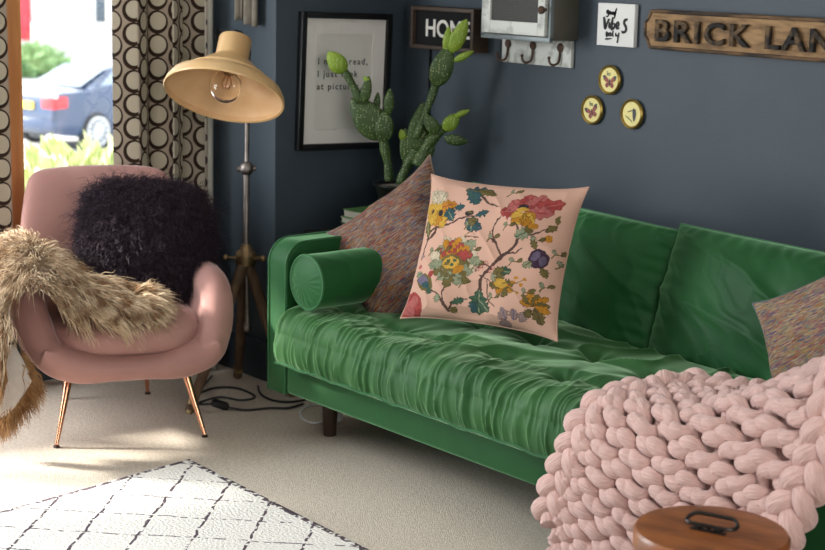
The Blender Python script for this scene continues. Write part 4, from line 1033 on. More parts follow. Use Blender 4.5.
bm_, bnt, bb = new_mat('clear_bulb_glass'); bb.inputs['Base Color'].default_value = (1, .97, .93, 1); bb.inputs['Roughness'].default_value = .02; bb.inputs['IOR'].default_value = 1.12; bb.inputs['Transmission Weight'].default_value = 1; bb.inputs['Coat Weight'].default_value = .6; bb.inputs['Coat Roughness'].default_value = .02
bz = .040
bl = mesh('light_bulb', G().lathe([(.001, bz - .057)] + [(.057 * math.sin(a), bz - .057 * math.cos(a)) for a in np.linspace(.15, 2.5, 22)] + [(.024, bz + .055), (.018, bz + .066)], 36, SM), bm_, lamp)
fil = G(); 
for k in range(6):
    a = k * PI / 3; fil.tube([(.008 * math.cos(a), .008 * math.sin(a), .10), (.022 * math.cos(a), .022 * math.sin(a), .05), (.010 * math.cos(a + .5), .010 * math.sin(a + .5), .03)], .0012, 5)
mesh('filament', fil.xf(SM), mk('copper_filament', (.6, .25, .1), rough=.3, metal=1), bl)
nk = RC - nO * .223
g = G(); g.tube(crom([P2 - (0, 0, .02), P2 + (0, 0, .02), (P2 + nk) / 2 + (0, 0, .035), nk + (0, 0, .010), nk], 16), .009, 10)
for k in range(5): 
    a = k * 1.25; g.tube(crom([nk + ex * .02 * math.cos(a), nk - nO * .014 + ex * .028 * math.cos(a) + ey * .02 * math.sin(a), nk - nO * .018 + ex * .01 * math.cos(a + 1) + ey * .02 * math.sin(a + 1)], 8), .0026, 6)
mesh('swivel_bracket', g, M['black_matte'], lamp)
# black wrought scroll behind the lamp
sc0 = np.array([-.885, YR - .004, 1.245])
def spiral(c, r0, r1, t0, t1, n=40):
    t = np.linspace(t0, t1, n); r = np.linspace(r0, r1, n); return np.stack([c[0] + r * np.cos(t), np.full(n, c[1]), c[2] + r * np.sin(t)], -1)
cur = merge(G().tube(spiral(sc0 + (0, -.03, .02), .034, .006, -1.2, 7.5), .0045, 7), G().tube(spiral(sc0 + (.0, -.03, -.045), .030, .006, 1.9, -6.5), .0045, 7), G().tube([sc0 + (-.01, .0, -.01), sc0 + (-.01, -.034, -.01)], .006, 8))
tag(mesh('scroll_bracket', cur, M['iron']), 'black wrought iron scroll bracket on the wall behind the lamp shade', 'bracket')
# folded cloth hanging above the lamp
hc = thing('hanging_cloth', 'folded beige cloth hanging on the wall above the lamp', 'cloth', (-.69, YR - .03, 1.33))
for x0, x1, zb, k in ((-.765, -.712, 1.328, 0), (-.700, -.628, 1.318, 1)):
    n = 22; a = np.linspace(0, 1, n); zz = np.linspace(zb, 1.95, 20)
    V = np.stack([np.stack([x0 + (x1 - x0) * a, YR - .030 - .018 * np.sin(a * PI * 2.6 + k) , zb + (z - zb) + 0 * a + (.006 * a * (z == zb) * (-1 if k else 1))], -1) for z in zz], 1).reshape(-1, 3)
    c = mesh('cloth_fold', G().add(V, gridF(n, 20)), M['linen'], hc, sharp=None); sd = c.modifiers.new('thick', 'SOLIDIFY'); sd.thickness = .006
mesh('hook', merge(G().box((-.72, YR - .05, 1.93), (-.67, YR, 1.97), .004), G().tube([(-.76, YR - .03, 1.95), (-.63, YR - .03, 1.95)], .007, 10)), M['iron'], hc)

# ------------------------------------------------------------------ cables on the carpet
def floorpx(px, py, z=.005): return rayto(px, py, (0, 0, z), (0, 0, 1))
cb = thing('lamp_cable', 'loose black lamp cable with inline switch on the carpet', 'cable', tuple(floorpx(222, 400)))
path = [floorpx(*q, z=.006) for q in [(212, 376), (204, 385), (199, 393), (214, 388), (236, 388), (252, 394), (254, 400), (240, 402), (220, 399), (201, 402), (199, 404), (214, 404)]]
path[6:9] = [p + np.array([0, 0, .007]) for p in path[6:9]]
mesh('cord', G().tube(crom(path, 160), .0042, 8), M['cable'], cb)
s0, s1 = floorpx(213, 404), floorpx(228, 409); sd_ = norm(s1 - s0)
mesh('inline_switch', G().tube([s0 + (0, 0, .006), s0 + sd_ * .012 + (0, 0, .006), s1 - sd_ * .012 + (0, 0, .006), s1 + (0, 0, .006)], [.006, .016, .016, .006], 12), M['cable'], cb)
mesh('cord', G().tube(crom([s1 + (0, 0, .006)] + [floorpx(*q, z=.006) for q in [(246, 410), (270, 408), (288, 408), (303, 404)]], 60), .0042, 8), M['cable'], cb)
cb2 = tag(mesh('power_cord', G().tube(crom([floorpx(*q, z=.005) for q in [(258, 386), (261, 394), (272, 400), (288, 402), (305, 400)]], 60), .004, 8), M['cable']), 'black power cord running under the left end of the sofa', 'cable')
wc = thing('white_cable', 'white extension cable with plug beside the sofa leg', 'cable', tuple(floorpx(305, 415)))
mesh('cord', G().tube(crom([floorpx(*q, z=.005) for q in [(330, 404), (312, 405), (301, 411), (303, 419), (314, 423), (330, 421)]], 60), .004, 8), M['white_plastic'], wc)
pq = floorpx(334, 420); mesh('plug', G().box(pq + (-.03, -.02, -.005), pq + (.02, .025, .03), .008), M['white_plastic'], wc)

# ------------------------------------------------------------------ corner table with cactus
tb = thing('side_table', 'black side table in the dark corner behind the sofa arm', 'table', (-.29, .72, 0))
mesh('tabletop', G().box((-.52, .50, .545), (-.06, .96, .575), .006), M['black_matte'], tb)
for x in (-.49, -.09):
    for y in (.53, .93): mesh('leg', G().box((x - .018, y - .018, 0), (x + .018, y + .018, .545), .003), M['black_matte'], tb)
mesh('shelf', G().box((-.49, .53, .20), (-.09, .93, .22), .003), M['black_matte'], tb)
def book(label, O, w, d, h, rz, mat):
    b = thing('book', label, 'book', tuple(O), rz, 'books under the cactus pot')
    c, s = math.cos(rz), math.sin(rz)
    mesh('cover', merge(G().box((-w / 2, -d / 2, 0), (w / 2, d / 2, .003)), G().box((-w / 2, -d / 2, h - .003), (w / 2, d / 2, h)), G().box((-w / 2, d / 2 - .003, .003), (w / 2, d / 2, h - .003))), mat, b, local=True)
    mesh('pages', G().box((-w / 2 + .004, -d / 2 + .004, .003), (w / 2 - .004, d / 2 - .004, h - .003)), M['book_pages'], b, local=True)
M['book_pale'] = mk('pale_green_book_cloth', (.22, .30, .16), rough=.8); M['book_dark'] = mk('dark_book_cloth', (.02, .022, .02), rough=.7)
book('dark book at the bottom of the stack under the cactus', (-.30, .72, .575), .27, .22, .028, 0.05, M['book_dark'])
book('pale green book in the middle of the stack under the cactus', (-.315, .715, .603), .26, .21, .022, -.08, M['book_pale'])
book('green clothbound book on top of the stack under the cactus', (-.31, .72, .625), .255, .20, .030, .02, M['book_green'])
PZ = .655
PC = np.array([-.245, .73, PZ])
cac = thing('potted_cactus', 'tall prickly pear cactus in a black pot behind the sofa arm', 'plant', tuple(PC))
mesh('pot', G().lathe([(.052, 0), (.056, .003), (.074, .05), (.092, .100), (.097, .104), (.097, .110), (.088, .110), (.080, .085), (.001, .084)], 40, Matrix.Translation(PC)), M['black'], cac)
mesh('soil', G().lathe([(.086, .086), (.086, .096), (.05, .099), (.001, .100)], 32, Matrix.Translation(PC)), M['soil'], cac)
def cactus_mat(name, c1, c2, edge):
    m, nt, b = new_mat(name); L = nt.links; b.inputs['Roughness'].default_value = .5
    tc = nd(nt, 'ShaderNodeTexCoord'); v = nd(nt, 'ShaderNodeTexVoronoi'); v.inputs['Scale'].default_value = 125; v.inputs['Randomness'].default_value = .55
    L.new(tc.outputs['Object'], v.inputs['Vector'])
    n = nd(nt, 'ShaderNodeTexNoise'); n.inputs['Scale'].default_value = 9; L.new(tc.outputs['Object'], n.inputs['Vector'])
    r = nd(nt, 'ShaderNodeValToRGB'); e = r.color_ramp.elements; e[0].color = (*c1, 1); e[1].color = (*c2, 1); e[0].position = .35; e[1].position = .65; L.new(n.outputs[0], r.inputs[0])
    lt = nd(nt, 'ShaderNodeMath', operation='LESS_THAN'); lt.inputs[1].default_value = .22; L.new(v.outputs['Distance'], lt.inputs[0])
    mx = nd(nt, 'ShaderNodeMix', data_type='RGBA'); L.new(lt.outputs[0], mx.inputs[0]); L.new(r.outputs[0], mx.inputs[6]); mx.inputs[7].default_value = (*edge, 1)
    L.new(mx.outputs[2], b.inputs['Base Color'])
    bp = nd(nt, 'ShaderNodeBump'); bp.inputs['Strength'].default_value = .5; bp.inputs['Distance'].default_value = .003; bp.invert = True; L.new(v.outputs['Distance'], bp.inputs['Height']); L.new(bp.outputs[0], b.inputs['Normal'])
    return m
CA = cactus_mat('cactus_skin', (.024, .058, .008), (.045, .092, .014), (.42, .46, .24))
CY = cactus_mat('young_cactus_skin', (.15, .25, .012), (.23, .34, .025), (.50, .55, .22))
VN = norm(np.array([CF[0], CF[1], 0])); VRt = np.array([-VN[1], VN[0], 0]) * -1
def pad(x0, y0, x1, y1, w, dz=0., young=False, thick=.34, twist=0., neck=.35, label=None):
    """a flattened pad growing from picture point 0 to point 1; w is its width"""
    A = rayto(x0, y0, PC + VN * dz, VN); B = rayto(x1, y1, PC + VN * dz, VN); L = np.linalg.norm(B - A); ax = (B - A) / L
    k = L / math.hypot(x1 - x0, y1 - y0); w = w * k
    sd = norm(np.cross(ax, VN)); sd = sd * math.cos(twist) + np.cross(ax, sd) * math.sin(twist); nn = np.cross(ax, sd)
    t = np.linspace(0, 1, 22); pr = np.sin(PI * np.clip(t, 0, 1) ** .78) ** .62; base = neck * np.clip(1 - t / .25, 0, 1); pr = np.maximum(pr, base * .8); pr[-1] = .03
    th = np.arange(24) * 2 * PI / 24
    V = np.concatenate([A + ax * L * q + (w / 2 * p) * np.cos(th)[:, None] * sd + (w / 2 * p * max(thick, .2) + .0015) * np.sin(th)[:, None] * nn + nn * .006 * math.sin(q * 3) for q, p in zip(t, pr)])
    F = []
    for i in range(21):
        for j in range(24): F.append((i * 24 + j, i * 24 + (j + 1) % 24, (i + 1) * 24 + (j + 1) % 24, (i + 1) * 24 + j))
    F += [tuple(range(24))[::-1], tuple(21 * 24 + j for j in range(24))]
    o = mesh('pad', G().add(V, F), CY if young else CA, cac, sharp=None)
    if label: o['label'] = label
    return o
def cstem(pts, w0, w1, dz=0.):
    Q = crom([rayto(x, y, PC + VN * dz, VN) for x, y in pts], 24); k = .0037
    mesh('stem', G().tube(Q, np.linspace(w0 * k / 2, w1 * k / 2, 24) * (1 + .1 * np.sin(np.linspace(0, 12, 24))), 14), CA, cac, sharp=None)
# left branch
cstem([(389, 181), (388, 165), (385, 150), (383, 138)], 8, 10)
pad(383, 142, 386, 110, 19, -.02); pad(385, 138, 352, 98, 32, 0.01, thick=.3); pad(388, 115, 390, 88, 10.5, -.03, thick=.5)
pad(364, 103, 369, 76, 11, -.02, thick=.55); pad(371, 84, 363, 76, 6, -.02, True); pad(376, 112, 378, 92, 7, .03, thick=.5)
cstem([(360, 101), (354, 88), (347, 75), (343, 68)], 9, 6, -.005); pad(345, 72, 328, 52, 19, -.01, True, label='yellow green young pad')
# right branch
cstem([(400, 184), (404, 172), (410, 160), (416, 150)], 9, 10, -.01)
pad(412, 160, 424, 102, 22, .0, thick=.32); pad(408, 165, 405, 128, 14, .0, thick=.3); pad(404, 141, 401, 129, 8, -.005, True)
cstem([(416, 138), (422, 122), (429, 104), (436, 84), (438, 78)], 8, 7, -.03)
pad(435, 86, 450, 46, 23, -.05); pad(446, 52, 449, 26, 9.5, -.05, True, .5); pad(451, 52, 467, 19, 16, -.06, True, .45, label='tall yellow green pad at the very top'); pad(454, 61, 474, 51, 7.5, -.06, True, .5)
cstem([(418, 166), (424, 152), (433, 138), (444, 128)], 14, 10, -.03)
pad(437, 134, 425, 114, 14, -.05, thick=.4); pad(444, 130, 459, 114, 15, -.06, True, .35, label='bright edged young pad'); pad(455, 116, 470, 110, 6, -.07, True, .6); pad(444, 138, 468, 142, 11.5, -.06, thick=.5); pad(422, 160, 433, 139, 15, -.03, thick=.35)

# ------------------------------------------------------------------ on the walls
# framed print on the left wall, hanging a little askew
def px_on_left(px, py, off=.0): return rayto(px, py, (XL + off, 0, 0), (1, 0, 0))
FT = .028
c4 = [px_on_left(*q, off=FT) for q in [(303.5, 10.5), (392, 15), (297.5, 152), (389, 147)]]
FO = sum(c4) / 4; fy = norm(np.array([0, *(c4[1] - c4[0] + c4[3] - c4[2])[1:]])); fz = norm(np.cross((1, 0, 0), fy)); fw = (np.linalg.norm(c4[1] - c4[0]) + np.linalg.norm(c4[3] - c4[2])) / 2; fh = (np.linalg.norm(c4[2] - c4[0]) + np.linalg.norm(c4[3] - c4[1])) / 2
FM = frame4((XL + .001, FO[1], FO[2]), fy, fz, (1, 0, 0))
print('frame', fw, fh)
pf_ = thing('framed_print', 'black framed typewriter quote print on the dark left wall', 'picture', tuple(FO - np.array([0, 0, fh / 2])))
b = .023; W2, H2 = fw / 2, fh / 2
mesh('frame', merge(G().box((-W2, -H2, 0), (-W2 + b, H2, FT), .002), G().box((W2 - b, -H2, 0), (W2, H2, FT), .002), G().box((-W2 + b, -H2, 0), (W2 - b, -H2 + b, FT), .002), G().box((-W2 + b, H2 - b, 0), (W2 - b, H2, FT), .002)).xf(FM), M['black'], pf_)
mt = mesh('mount', merge(G().box((-W2 + b, -H2 + b, 0), (-W2 + b + .055, H2 - b, .013)), G().box((W2 - b - .055, -H2 + b, 0), (W2 - b, H2 - b, .013)), G().box((-W2 + b + .055, H2 - b - .055, 0), (W2 - b - .055, H2 - b, .013)), G().box((-W2 + b + .055, -H2 + b, 0), (W2 - b - .055, -H2 + b + .05, .013))).xf(FM), M['mount'], pf_)
pp = mesh('print', G().box((-W2 + b + .05, -H2 + b + .045, 0), (W2 - b - .05, H2 - b - .05, .010)).xf(FM), M['paper'], pf_)
def on(Mx, x, y, z): return Mx @ Matrix.Translation((x, y, z))
x0 = -W2 + b + .063
for s, y in (('I never read,', .062), ('I just look', .016), ('at pictures.', -.030)):
    mesh('text_line', text_geo(s, .034, on(FM, x0, y, .0105), .0006, .0003, spacing=1.28), M['ink'], pp)
for s, q, x, y in (('andy warhol', .013, .035, -.068), ('ANDREAS LEVETT', .0105, x0, -.185), ('PICTURES + CONVERSATIONS', .0105, x0, -.202)):
    mesh('text_line', text_geo(s, q, on(FM, x, y, .0105), .0006, .0002, spacing=1.17), M['grey_ink'], pp)
mesh('picture_glass', G().box((-W2 + b, -H2 + b, .016), (W2 - b, H2 - b, .018)).xf(FM), pane_mat('picture_glass', .035), pf_)

# light box: open black tray in a dark wooden case
BW = thing('letter_light_box', 'dark wooden light box reading HOME in the wall corner', 'sign', (-.26, YW - .04, 1.235))
hx0, hx1, hz0, hz1, hd = -.440, -.085, 1.238, 1.392, .078
f0 = YW - hd
mesh('case', merge(G().box((hx0, f0, hz0), (hx0 + .014, YW - .001, hz1), .002), G().box((hx1 - .014, f0, hz0), (hx1, YW - .001, hz1), .002), G().box((hx0 + .014, f0, hz0), (hx1 - .014, YW - .001, hz0 + .014), .002), G().box((hx0 + .014, f0, hz1 - .014), (hx1 - .014, YW - .001, hz1), .002)), M['box_wood'], BW)
bp_ = mesh('face_panel', G().box((hx0 + .014, f0 + .018, hz0 + .014), (hx1 - .014, f0 + .024, hz1 - .014)), M['black_matte'], BW)
HMx = frame4((0, f0 + .018, 0), (1, 0, 0), (0, 0, 1), (0, -1, 0))
for g in islands(text_geo('HOME', .088, on(HMx, -.372, 1.285, .001), .001, .0014, spacing=1.02)): mesh('letter', g, M['letter_white'], bp_)
mesh('power_lead', G().tube(crom([(-.405, YW - .006, 1.24), (-.408, YW - .006, 1.12), (-.402, YW - .006, .98), (-.405, YW - .006, .80), (-.40, YW - .006, .62)], 30), .003, 6), M['black_matte'], BW)

# little meat-safe cupboard with mesh door, and a hook rail below it
def mesh_mat():
    m, nt, b = new_mat('punched_mesh'); L = nt.links; b.inputs['Roughness'].default_value = .6; b.inputs['Metallic'].default_value = .3
    tc = nd(nt, 'ShaderNodeTexCoord'); v = nd(nt, 'ShaderNodeTexVoronoi'); v.inputs['Scale'].default_value = 190; v.inputs['Randomness'].default_value = .1; L.new(tc.outputs['Object'], v.inputs[0])
    r = nd(nt, 'ShaderNodeValToRGB'); e = r.color_ramp.elements; e[0].position = .38; e[0].color = (.012, .012, .012, 1); e[1].position = .5; e[1].color = (.06, .06, .055, 1); L.new(v.outputs['Distance'], r.inputs[0]); L.new(r.outputs[0], b.inputs['Base Color']); return m
CB = thing('wall_cupboard', 'small distressed white zinc cupboard with mesh door on the back wall', 'cabinet', (.20, YW - .065, 1.305))
cx0, cx1, cz0, cz1, cd = .028, .365, 1.306, 1.74, .13
cy = YW - cd
mesh('case', G().box((cx0, cy, cz0), (cx1, YW - .001, cz1), .003), M['zinc_side'], CB)
mesh('edge_trim', merge(G().box((cx0 - .006, cy - .006, cz0 - .006), (cx1 + .002, cy + .012, cz0 + .010), .002), G().box((cx0 - .006, cy - .006, cz0), (cx0 + .008, cy + .012, cz1), .002), G().box((cx1 - .010, cy - .004, cz0), (cx1 + .002, cy + .012, cz1), .002)), M['zinc_edge'], CB)
dx0, dx1, dz0 = cx0 + .010, cx1 - .012, cz0 + .014; sw = .043
dr_ = mesh('door', merge(G().box((dx0, cy - .018, dz0), (dx0 + sw, cy - .002, cz1 - .01), .002), G().box((dx1 - sw + .008, cy - .018, dz0), (dx1, cy - .002, cz1 - .01), .002), G().box((dx0 + sw, cy - .018, dz0), (dx1 - sw + .008, cy - .002, dz0 + .043), .002), G().box((dx0 + sw, cy - .018, cz1 - .07), (dx1 - sw, cy - .002, cz1 - .01), .002)), M['zinc_white'], CB)
mesh('mesh_panel', G().box((dx0 + sw, cy - .010, dz0 + .043), (dx1 - sw + .008, cy - .005, cz1 - .07)), mesh_mat(), dr_)
mesh('knob', G().lathe([(.006, 0), (.006, .010), (.013, .016), (.014, .024), (.008, .030), (.001, .031)], 18, frame4((dx1 + .004, cy - .018, 1.408), (1, 0, 0), (0, 0, 1), (0, -1, 0))), M['rust'], dr_)
HR = thing('hook_rail', 'chipped white metal rail with three rusty hooks below the cupboard', 'hooks', (.175, YW - .01, 1.21))
mesh('back_plate', G().box((.002, YW - .016, 1.212), (.350, YW - .001, 1.303), .002), M['zinc_white'], HR)
for hx in (.035, .163, .298):
    y = YW - .016
    h = G().tube(crom([(hx + .002, y - .004, 1.285), (hx + .004, y - .006, 1.255), (hx + .004, y - .010, 1.230), (hx - .004, y - .018, 1.220), (hx - .014, y - .026, 1.220), (hx - .022, y - .029, 1.230), (hx - .024, y - .029, 1.241)], 30), .0042, 8).ell((hx - .024, y - .029, 1.242), (.006, .006, .006), 10, 8)
    h.ell((hx + .002, y - .004, 1.278), (.0155, .005, .0155), 16, 8)
    mesh('hook', h, M['rust'], HR)

# small white lettered canvas
gm = thing('canvas_print', 'small white square print with brush lettering beside the cupboard', 'picture', (.553, YW - .009, 1.296))
mesh('canvas', G().box((.470, YW - .018, 1.297), (.637, YW - .001, 1.436), .002), M['canvas'], gm)
GMx = frame4((.470, YW - .018, 1.297), (1, 0, 0), (0, 0, 1), (0, -1, 0))
U_ = .167 / 395.; Vv = .139 / 475.                        # drawn on a 395 x 475 sheet, y down from its top left corner
def sheet(paths): return [[((x - 118) * U_, (505 - y) * Vv, w * 1.25 * U_) for x, y, w in p] for p in paths]
good = [[(240, 110, 12), (222, 118, 16), (222, 140, 14), (240, 135, 10), (245, 112, 14), (240, 150, 14), (225, 180, 10), (210, 175, 8)], [(262, 125, 12), (250, 138, 14), (262, 150, 12), (270, 132, 10), (262, 125, 8)], [(284, 125, 12), (272, 138, 14), (284, 150, 12), (292, 132, 10), (284, 125, 8)], [(322, 80, 10), (312, 120, 15), (305, 160, 15), (300, 200, 8)], [(312, 130, 10), (298, 135, 14), (300, 155, 13), (312, 148, 10)]]
vibes = [[(188, 185, 16), (198, 240, 24), (206, 312, 20), (225, 260, 14), (245, 205, 18)], [(252, 240, 14), (250, 285, 20), (262, 310, 14)], [(250, 212, 12), (256, 218, 14)], [(285, 180, 12), (278, 250, 22), (275, 315, 18), (300, 300, 16), (310, 265, 14), (290, 255, 12)], [(328, 285, 12), (352, 265, 14), (345, 235, 12), (328, 255, 18), (330, 300, 18), (360, 300, 12)], [(445, 195, 10), (415, 210, 20), (408, 245, 20), (430, 290, 20), (425, 330, 18), (395, 345, 16), (385, 325, 10)]]
only = [[(225, 345, 10), (222, 375, 15), (228, 400, 12), (238, 375, 10), (225, 345, 8)], [(250, 355, 12), (252, 400, 14)], [(252, 370, 8), (268, 360, 12), (272, 400, 14)], [(295, 330, 10), (290, 375, 14), (300, 402, 10)], [(322, 355, 12), (325, 385, 14), (345, 380, 10)], [(358, 350, 12), (350, 400, 15), (345, 455, 12), (335, 450, 8)], [(210, 432, 8), (240, 428, 12), (285, 420, 6)]]
mesh('lettering', ribbon(sheet(good + vibes + only), on(GMx, 0, 0, .0004), .0006), M['ink'], gm)

# three round butterfly plaques
def plaque(label, x, z, rot, kind):
    t = thing('round_plaque', label, 'plaque', (x, YW - .012, z - .043), 0, 'round butterfly plaques')
    PM = frame4((x, YW - .001, z), (1, 0, 0), (0, 0, 1), (0, -1, 0))
    mesh('rim', G().lathe([(.041, 0), (.048, .004), (.0495, .011), (.046, .016), (.041, .013), (.040, .009)], 40, PM), M['gold'], t)
    dk = mesh('disc', G().lathe([(.0405, .002), (.0405, .010), (.001, .011)], 40, PM), M['plate_yellow'], t)
    z0 = .0112
    if kind == 'red':
        Q = PM @ Matrix.Translation((.002, -.008, z0)) @ Matrix.Rotation(rot, 4, 'Z') @ Matrix.Scale(1.18, 4)
        def wing(sx, dark):
            up = [(0, 0), (.006, .010), (.018, .019), (.025, .018), (.022, .006), (.012, .000)]; lo = [(0, 0), (.012, -.001), (.017, -.008), (.012, -.016), (.005, -.013)]; tip = [(.014, .016), (.018, .019), (.0255, .0185), (.0225, .0065), (.019, .010)]
            g = G()
            for poly, h in (((tip, .0012),) if dark else ((up, .0008), (lo, .0007))): g.prism([(sx * a, b_) for a, b_ in poly][::int(sx)], 0, h, Q)
            return g
        mesh('butterfly', merge(wing(1, 0), wing(-1, 0)), M['wing_red'], dk)
        mesh('wing_tips', merge(wing(1, 1), wing(-1, 1), G().ell((0, 0, 0), (.0018, .012, .0016), 10, 8).xf(Q)), M['wing_dark'], dk)
        fl_ = G()
        for k in range(7): fl_.ell((-.010 + .006 * (k % 3), .016 + .005 * (k // 3), z0), (.0028, .0022, .0006), 8, 6)
        mesh('sprig', fl_.xf(PM), M['wing_dark'], dk)
    else:
        Q = PM @ Matrix.Translation((.008, .002, z0)) @ Matrix.Rotation(rot, 4, 'Z')
        mesh('butterfly', merge(G().prism([(0, .018), (.010, .014), (.013, -.002), (.008, -.022), (.003, -.026), (-.001, -.010)], 0, .0008, Q), G().prism([(0, .018), (-.003, .006), (-.001, -.012), (.004, -.002)], 0, .0010, Q), G().tube([(-.002, .012, .001), (-.016, .006, .001), (-.024, .004, .001)], .0014, 6).xf(Q)), M['wing_dark'], dk)
        sp_ = G()
        for k in range(5): sp_.tube(crom([(-.026 + .004 * k, -.006 - .003 * k, 0), (-.018 + .004 * k, -.012 - .002 * k, .0004), (-.012 + .004 * k, -.010 - .004 * k, 0)], 8), .0010, 5)
        mesh('sprig', sp_.xf(PM @ Matrix.Translation((0, 0, z0))), M['wing_dark'], dk)
plaque('highest of the three small gilt-rimmed butterfly plaques', .530, 1.185, 0, 'red')
plaque('left of the two lower gilt-rimmed butterfly plaques', .455, 1.079, .35, 'red')
plaque('gilt-rimmed plaque with a dark moth side-on, lowest right of three', .637, 1.081, 0, 'moth')

# old street sign
SG = thing('street_sign', 'long worn brown wooden street sign with raised lettering on the back wall', 'sign', (1.25, YW - .02, 1.30))
sx, ex_, z0, z1 = .690, 1.86, 1.298, 1.424
SMx = frame4((0, YW - .001, 0), (1, 0, 0), (0, 0, 1), (0, -1, 0))
def sign_outline(i):
    c, n = .030, .012
    return [(sx + c, z0 + i), (ex_ - c, z0 + i), (ex_ - c + n * .5, z0 + n + i), (ex_ - i, z0 + c), (ex_ - i, z1 - c), (ex_ - c + n * .5, z1 - n - i), (ex_ - c, z1 - i), (sx + c, z1 - i), (sx + c - n * .5, z1 - n - i), (sx + n - i * 0 + i, z1 - c), (sx + i, z1 - c - n), (sx + i, z0 + c + n), (sx + n + i, z0 + c), (sx + c - n * .5, z0 + n + i)]
mesh('board', G().prism(sign_outline(0), 0, .026, SMx), M['sign_rim'], SG, sharp=20)
mesh('raised_rim', merge(*[G().tube([SMx @ Vector((*p, .027)) for p in [a, b_]], .0055, 8) for a, b_ in zip(sign_outline(.006), sign_outline(.006)[1:] + sign_outline(.006)[:1])]), M['sign_rim'], SG)
mesh('face_panel', G().prism(sign_outline(.012), .020, .0275, SMx), M['sign_wood'], SG, sharp=20)
for g in islands(text_geo('BRICK LANE', .092, on(SMx, .742, 1.328, .034) @ Matrix.Diagonal((1.27, 1, 1, 1)), .005, .0004, spacing=1.24, bevel=.0022)): mesh('letter', g, M['sign_letter'], SG, sharp=35)

# ------------------------------------------------------------------ chunky knitted blanket
def bez(Pc, nu, nv):
    """smooth sheet through a net of points"""
    A = np.stack([crom(r, nv) for r in Pc]); return np.stack([crom(A[:, j], nu) for j in range(nv)], 1)
# net: each row runs from the seat (upper edge) over the front and down; rows go from the left edge to the right one
NET = np.array([
 [(1.613, .085, .478), (1.616, .0, .480), (1.598, -.100, .462), (1.558, -.132, .36), (1.523, -.142, .25), (1.503, -.152, .17), (1.488, -.160, .10)],
 [(1.618, .165, .480), (1.636, .03, .482), (1.643, -.100, .466), (1.628, -.134, .36), (1.618, -.144, .24), (1.608, -.152, .14), (1.598, -.160, .05)],
 [(1.673, .205, .482), (1.715, .05, .484), (1.743, -.096, .470), (1.753, -.136, .36), (1.753, -.146, .23), (1.748, -.152, .12), (1.743, -.16, .03)],
 [(1.780, .205, .490), (1.827, .06, .494), (1.865, -.090, .480), (1.885, -.132, .37), (1.895, -.143, .24), (1.895, -.150, .13), (1.895, -.16, .04)],
 [(1.895, .175, .508), (1.930, .07, .518), (1.975, -.062, .530), (2.005, -.122, .41), (2.015, -.138, .28), (2.010, -.148, .17), (2.00, -.16, .07)],
 [(2.010, .205, .580), (2.055, .090, .592), (2.105, -.045, .575), (2.135, -.102, .48), (2.125, -.125, .345), (2.105, -.14, .23), (2.09, -.15, .12)],
 [(2.170, .225, .678), (2.215, .110, .688), (2.265, -.030, .655), (2.275, -.075, .545), (2.235, -.110, .41), (2.195, -.13, .29), (2.17, -.14, .17)]])
NU, NV = 240, 240
BS = bez(NET, NU, NV)
bN = norm(np.cross(np.gradient(BS, axis=0), np.gradient(BS, axis=1))); bN = np.where((bN[..., 1:2] - bN[..., 2:3] > 0), -bN, bN)
def bsp(u, v, h):
    fu = np.clip(u, 0, 1) * (NU - 1.001); fv = np.clip(v, 0, 1) * (NV - 1.001); i = fu.astype(int); j = fv.astype(int); a = (fu - i)[:, None]; b_ = (fv - j)[:, None]
    S = lambda X: (X[i, j] * (1 - a) + X[i + 1, j] * a) * (1 - b_) + (X[i, j + 1] * (1 - a) + X[i + 1, j + 1] * a) * b_
    return S(BS) + norm(S(bN)) * np.asarray(h)[:, None]
bk = thing('knitted_blanket', 'chunky hand-knitted blush pink blanket draped over the right end of the sofa', 'blanket', (1.80, -.05, .02))
class YG:
    def __init__(s): s.g = G(); s.uv = []
    def yarn(s, P, r, n=12, closed=False):
        V, F = tube(P, r, n, False, closed); m = len(P)
        V = V.reshape(m, n, 3); V = np.concatenate([V, V[:, :1]], 1).reshape(-1, 3); q = n + 1      # a seam column keeps the fibres unbroken
        F = [(i * q + k, i * q + k + 1, (i + 1) * q + k + 1, (i + 1) * q + k) for i in range(m - 1) for k in range(n)]
        F += [tuple(range(n))[::-1], tuple((m - 1) * q + k for k in range(n))]; s.g.add(V, F)
        L = np.r_[0, np.cumsum(np.linalg.norm(np.diff(P, axis=0), axis=1))]
        s.uv.append(np.stack([np.tile(np.arange(q) / n, m) + np.repeat(L, q) * 2.2, np.repeat(L, q) * 12], -1))
    def emit(s, name, parent): return mesh(name, s.g, M['yarn'], parent, sharp=None, uv=np.concatenate(s.uv))
kn_ = YG(); NROW = 21; NST = 7.0
for r in range(NROW):
    v0 = .060 + .92 * r / (NROW - 1); dv = .92 / (NROW - 1)
    a = np.linspace(0, NST * 2 * PI, int(NST * 30)); jit = vnoise(a * .5, a * 0 + r * 3.1, 7) - .5
    u = (a + 1.15 * np.sin(2 * a) * .62 + .30 * jit * 2 + (r % 2) * 1.57) / (NST * 2 * PI) * .90 + .055
    v = v0 - dv * .60 * np.cos(a) + dv * .20 * np.sin(2 * a) + dv * .22 * (vnoise(a * .7, a * 0 + r * 1.7, 8) - .5)
    h = .021 + .0135 * np.cos(2 * a) + .006 * (vnoise(a * .9, a * 0 + r * 2.3, 9) - .5)
    P = bsp(u, v, h)
    kn_.yarn(P, .0178 * (1 + .14 * np.cos(2 * a) + .16 * (vnoise(a * 1.3, a * 0 + r, 10) - .5)), 12)
kn_.emit('knit', bk)
bd = G().add((BS - bN * .006)[::4, ::4].reshape(-1, 3), gridF(60, 60))
o = mesh('inner_yarn', bd, M['yarn'], bk, sharp=None, uv=np.tile(np.array([[0, 0]]), (3600, 1))); sd = o.modifiers.new('thick', 'SOLIDIFY'); sd.thickness = .006
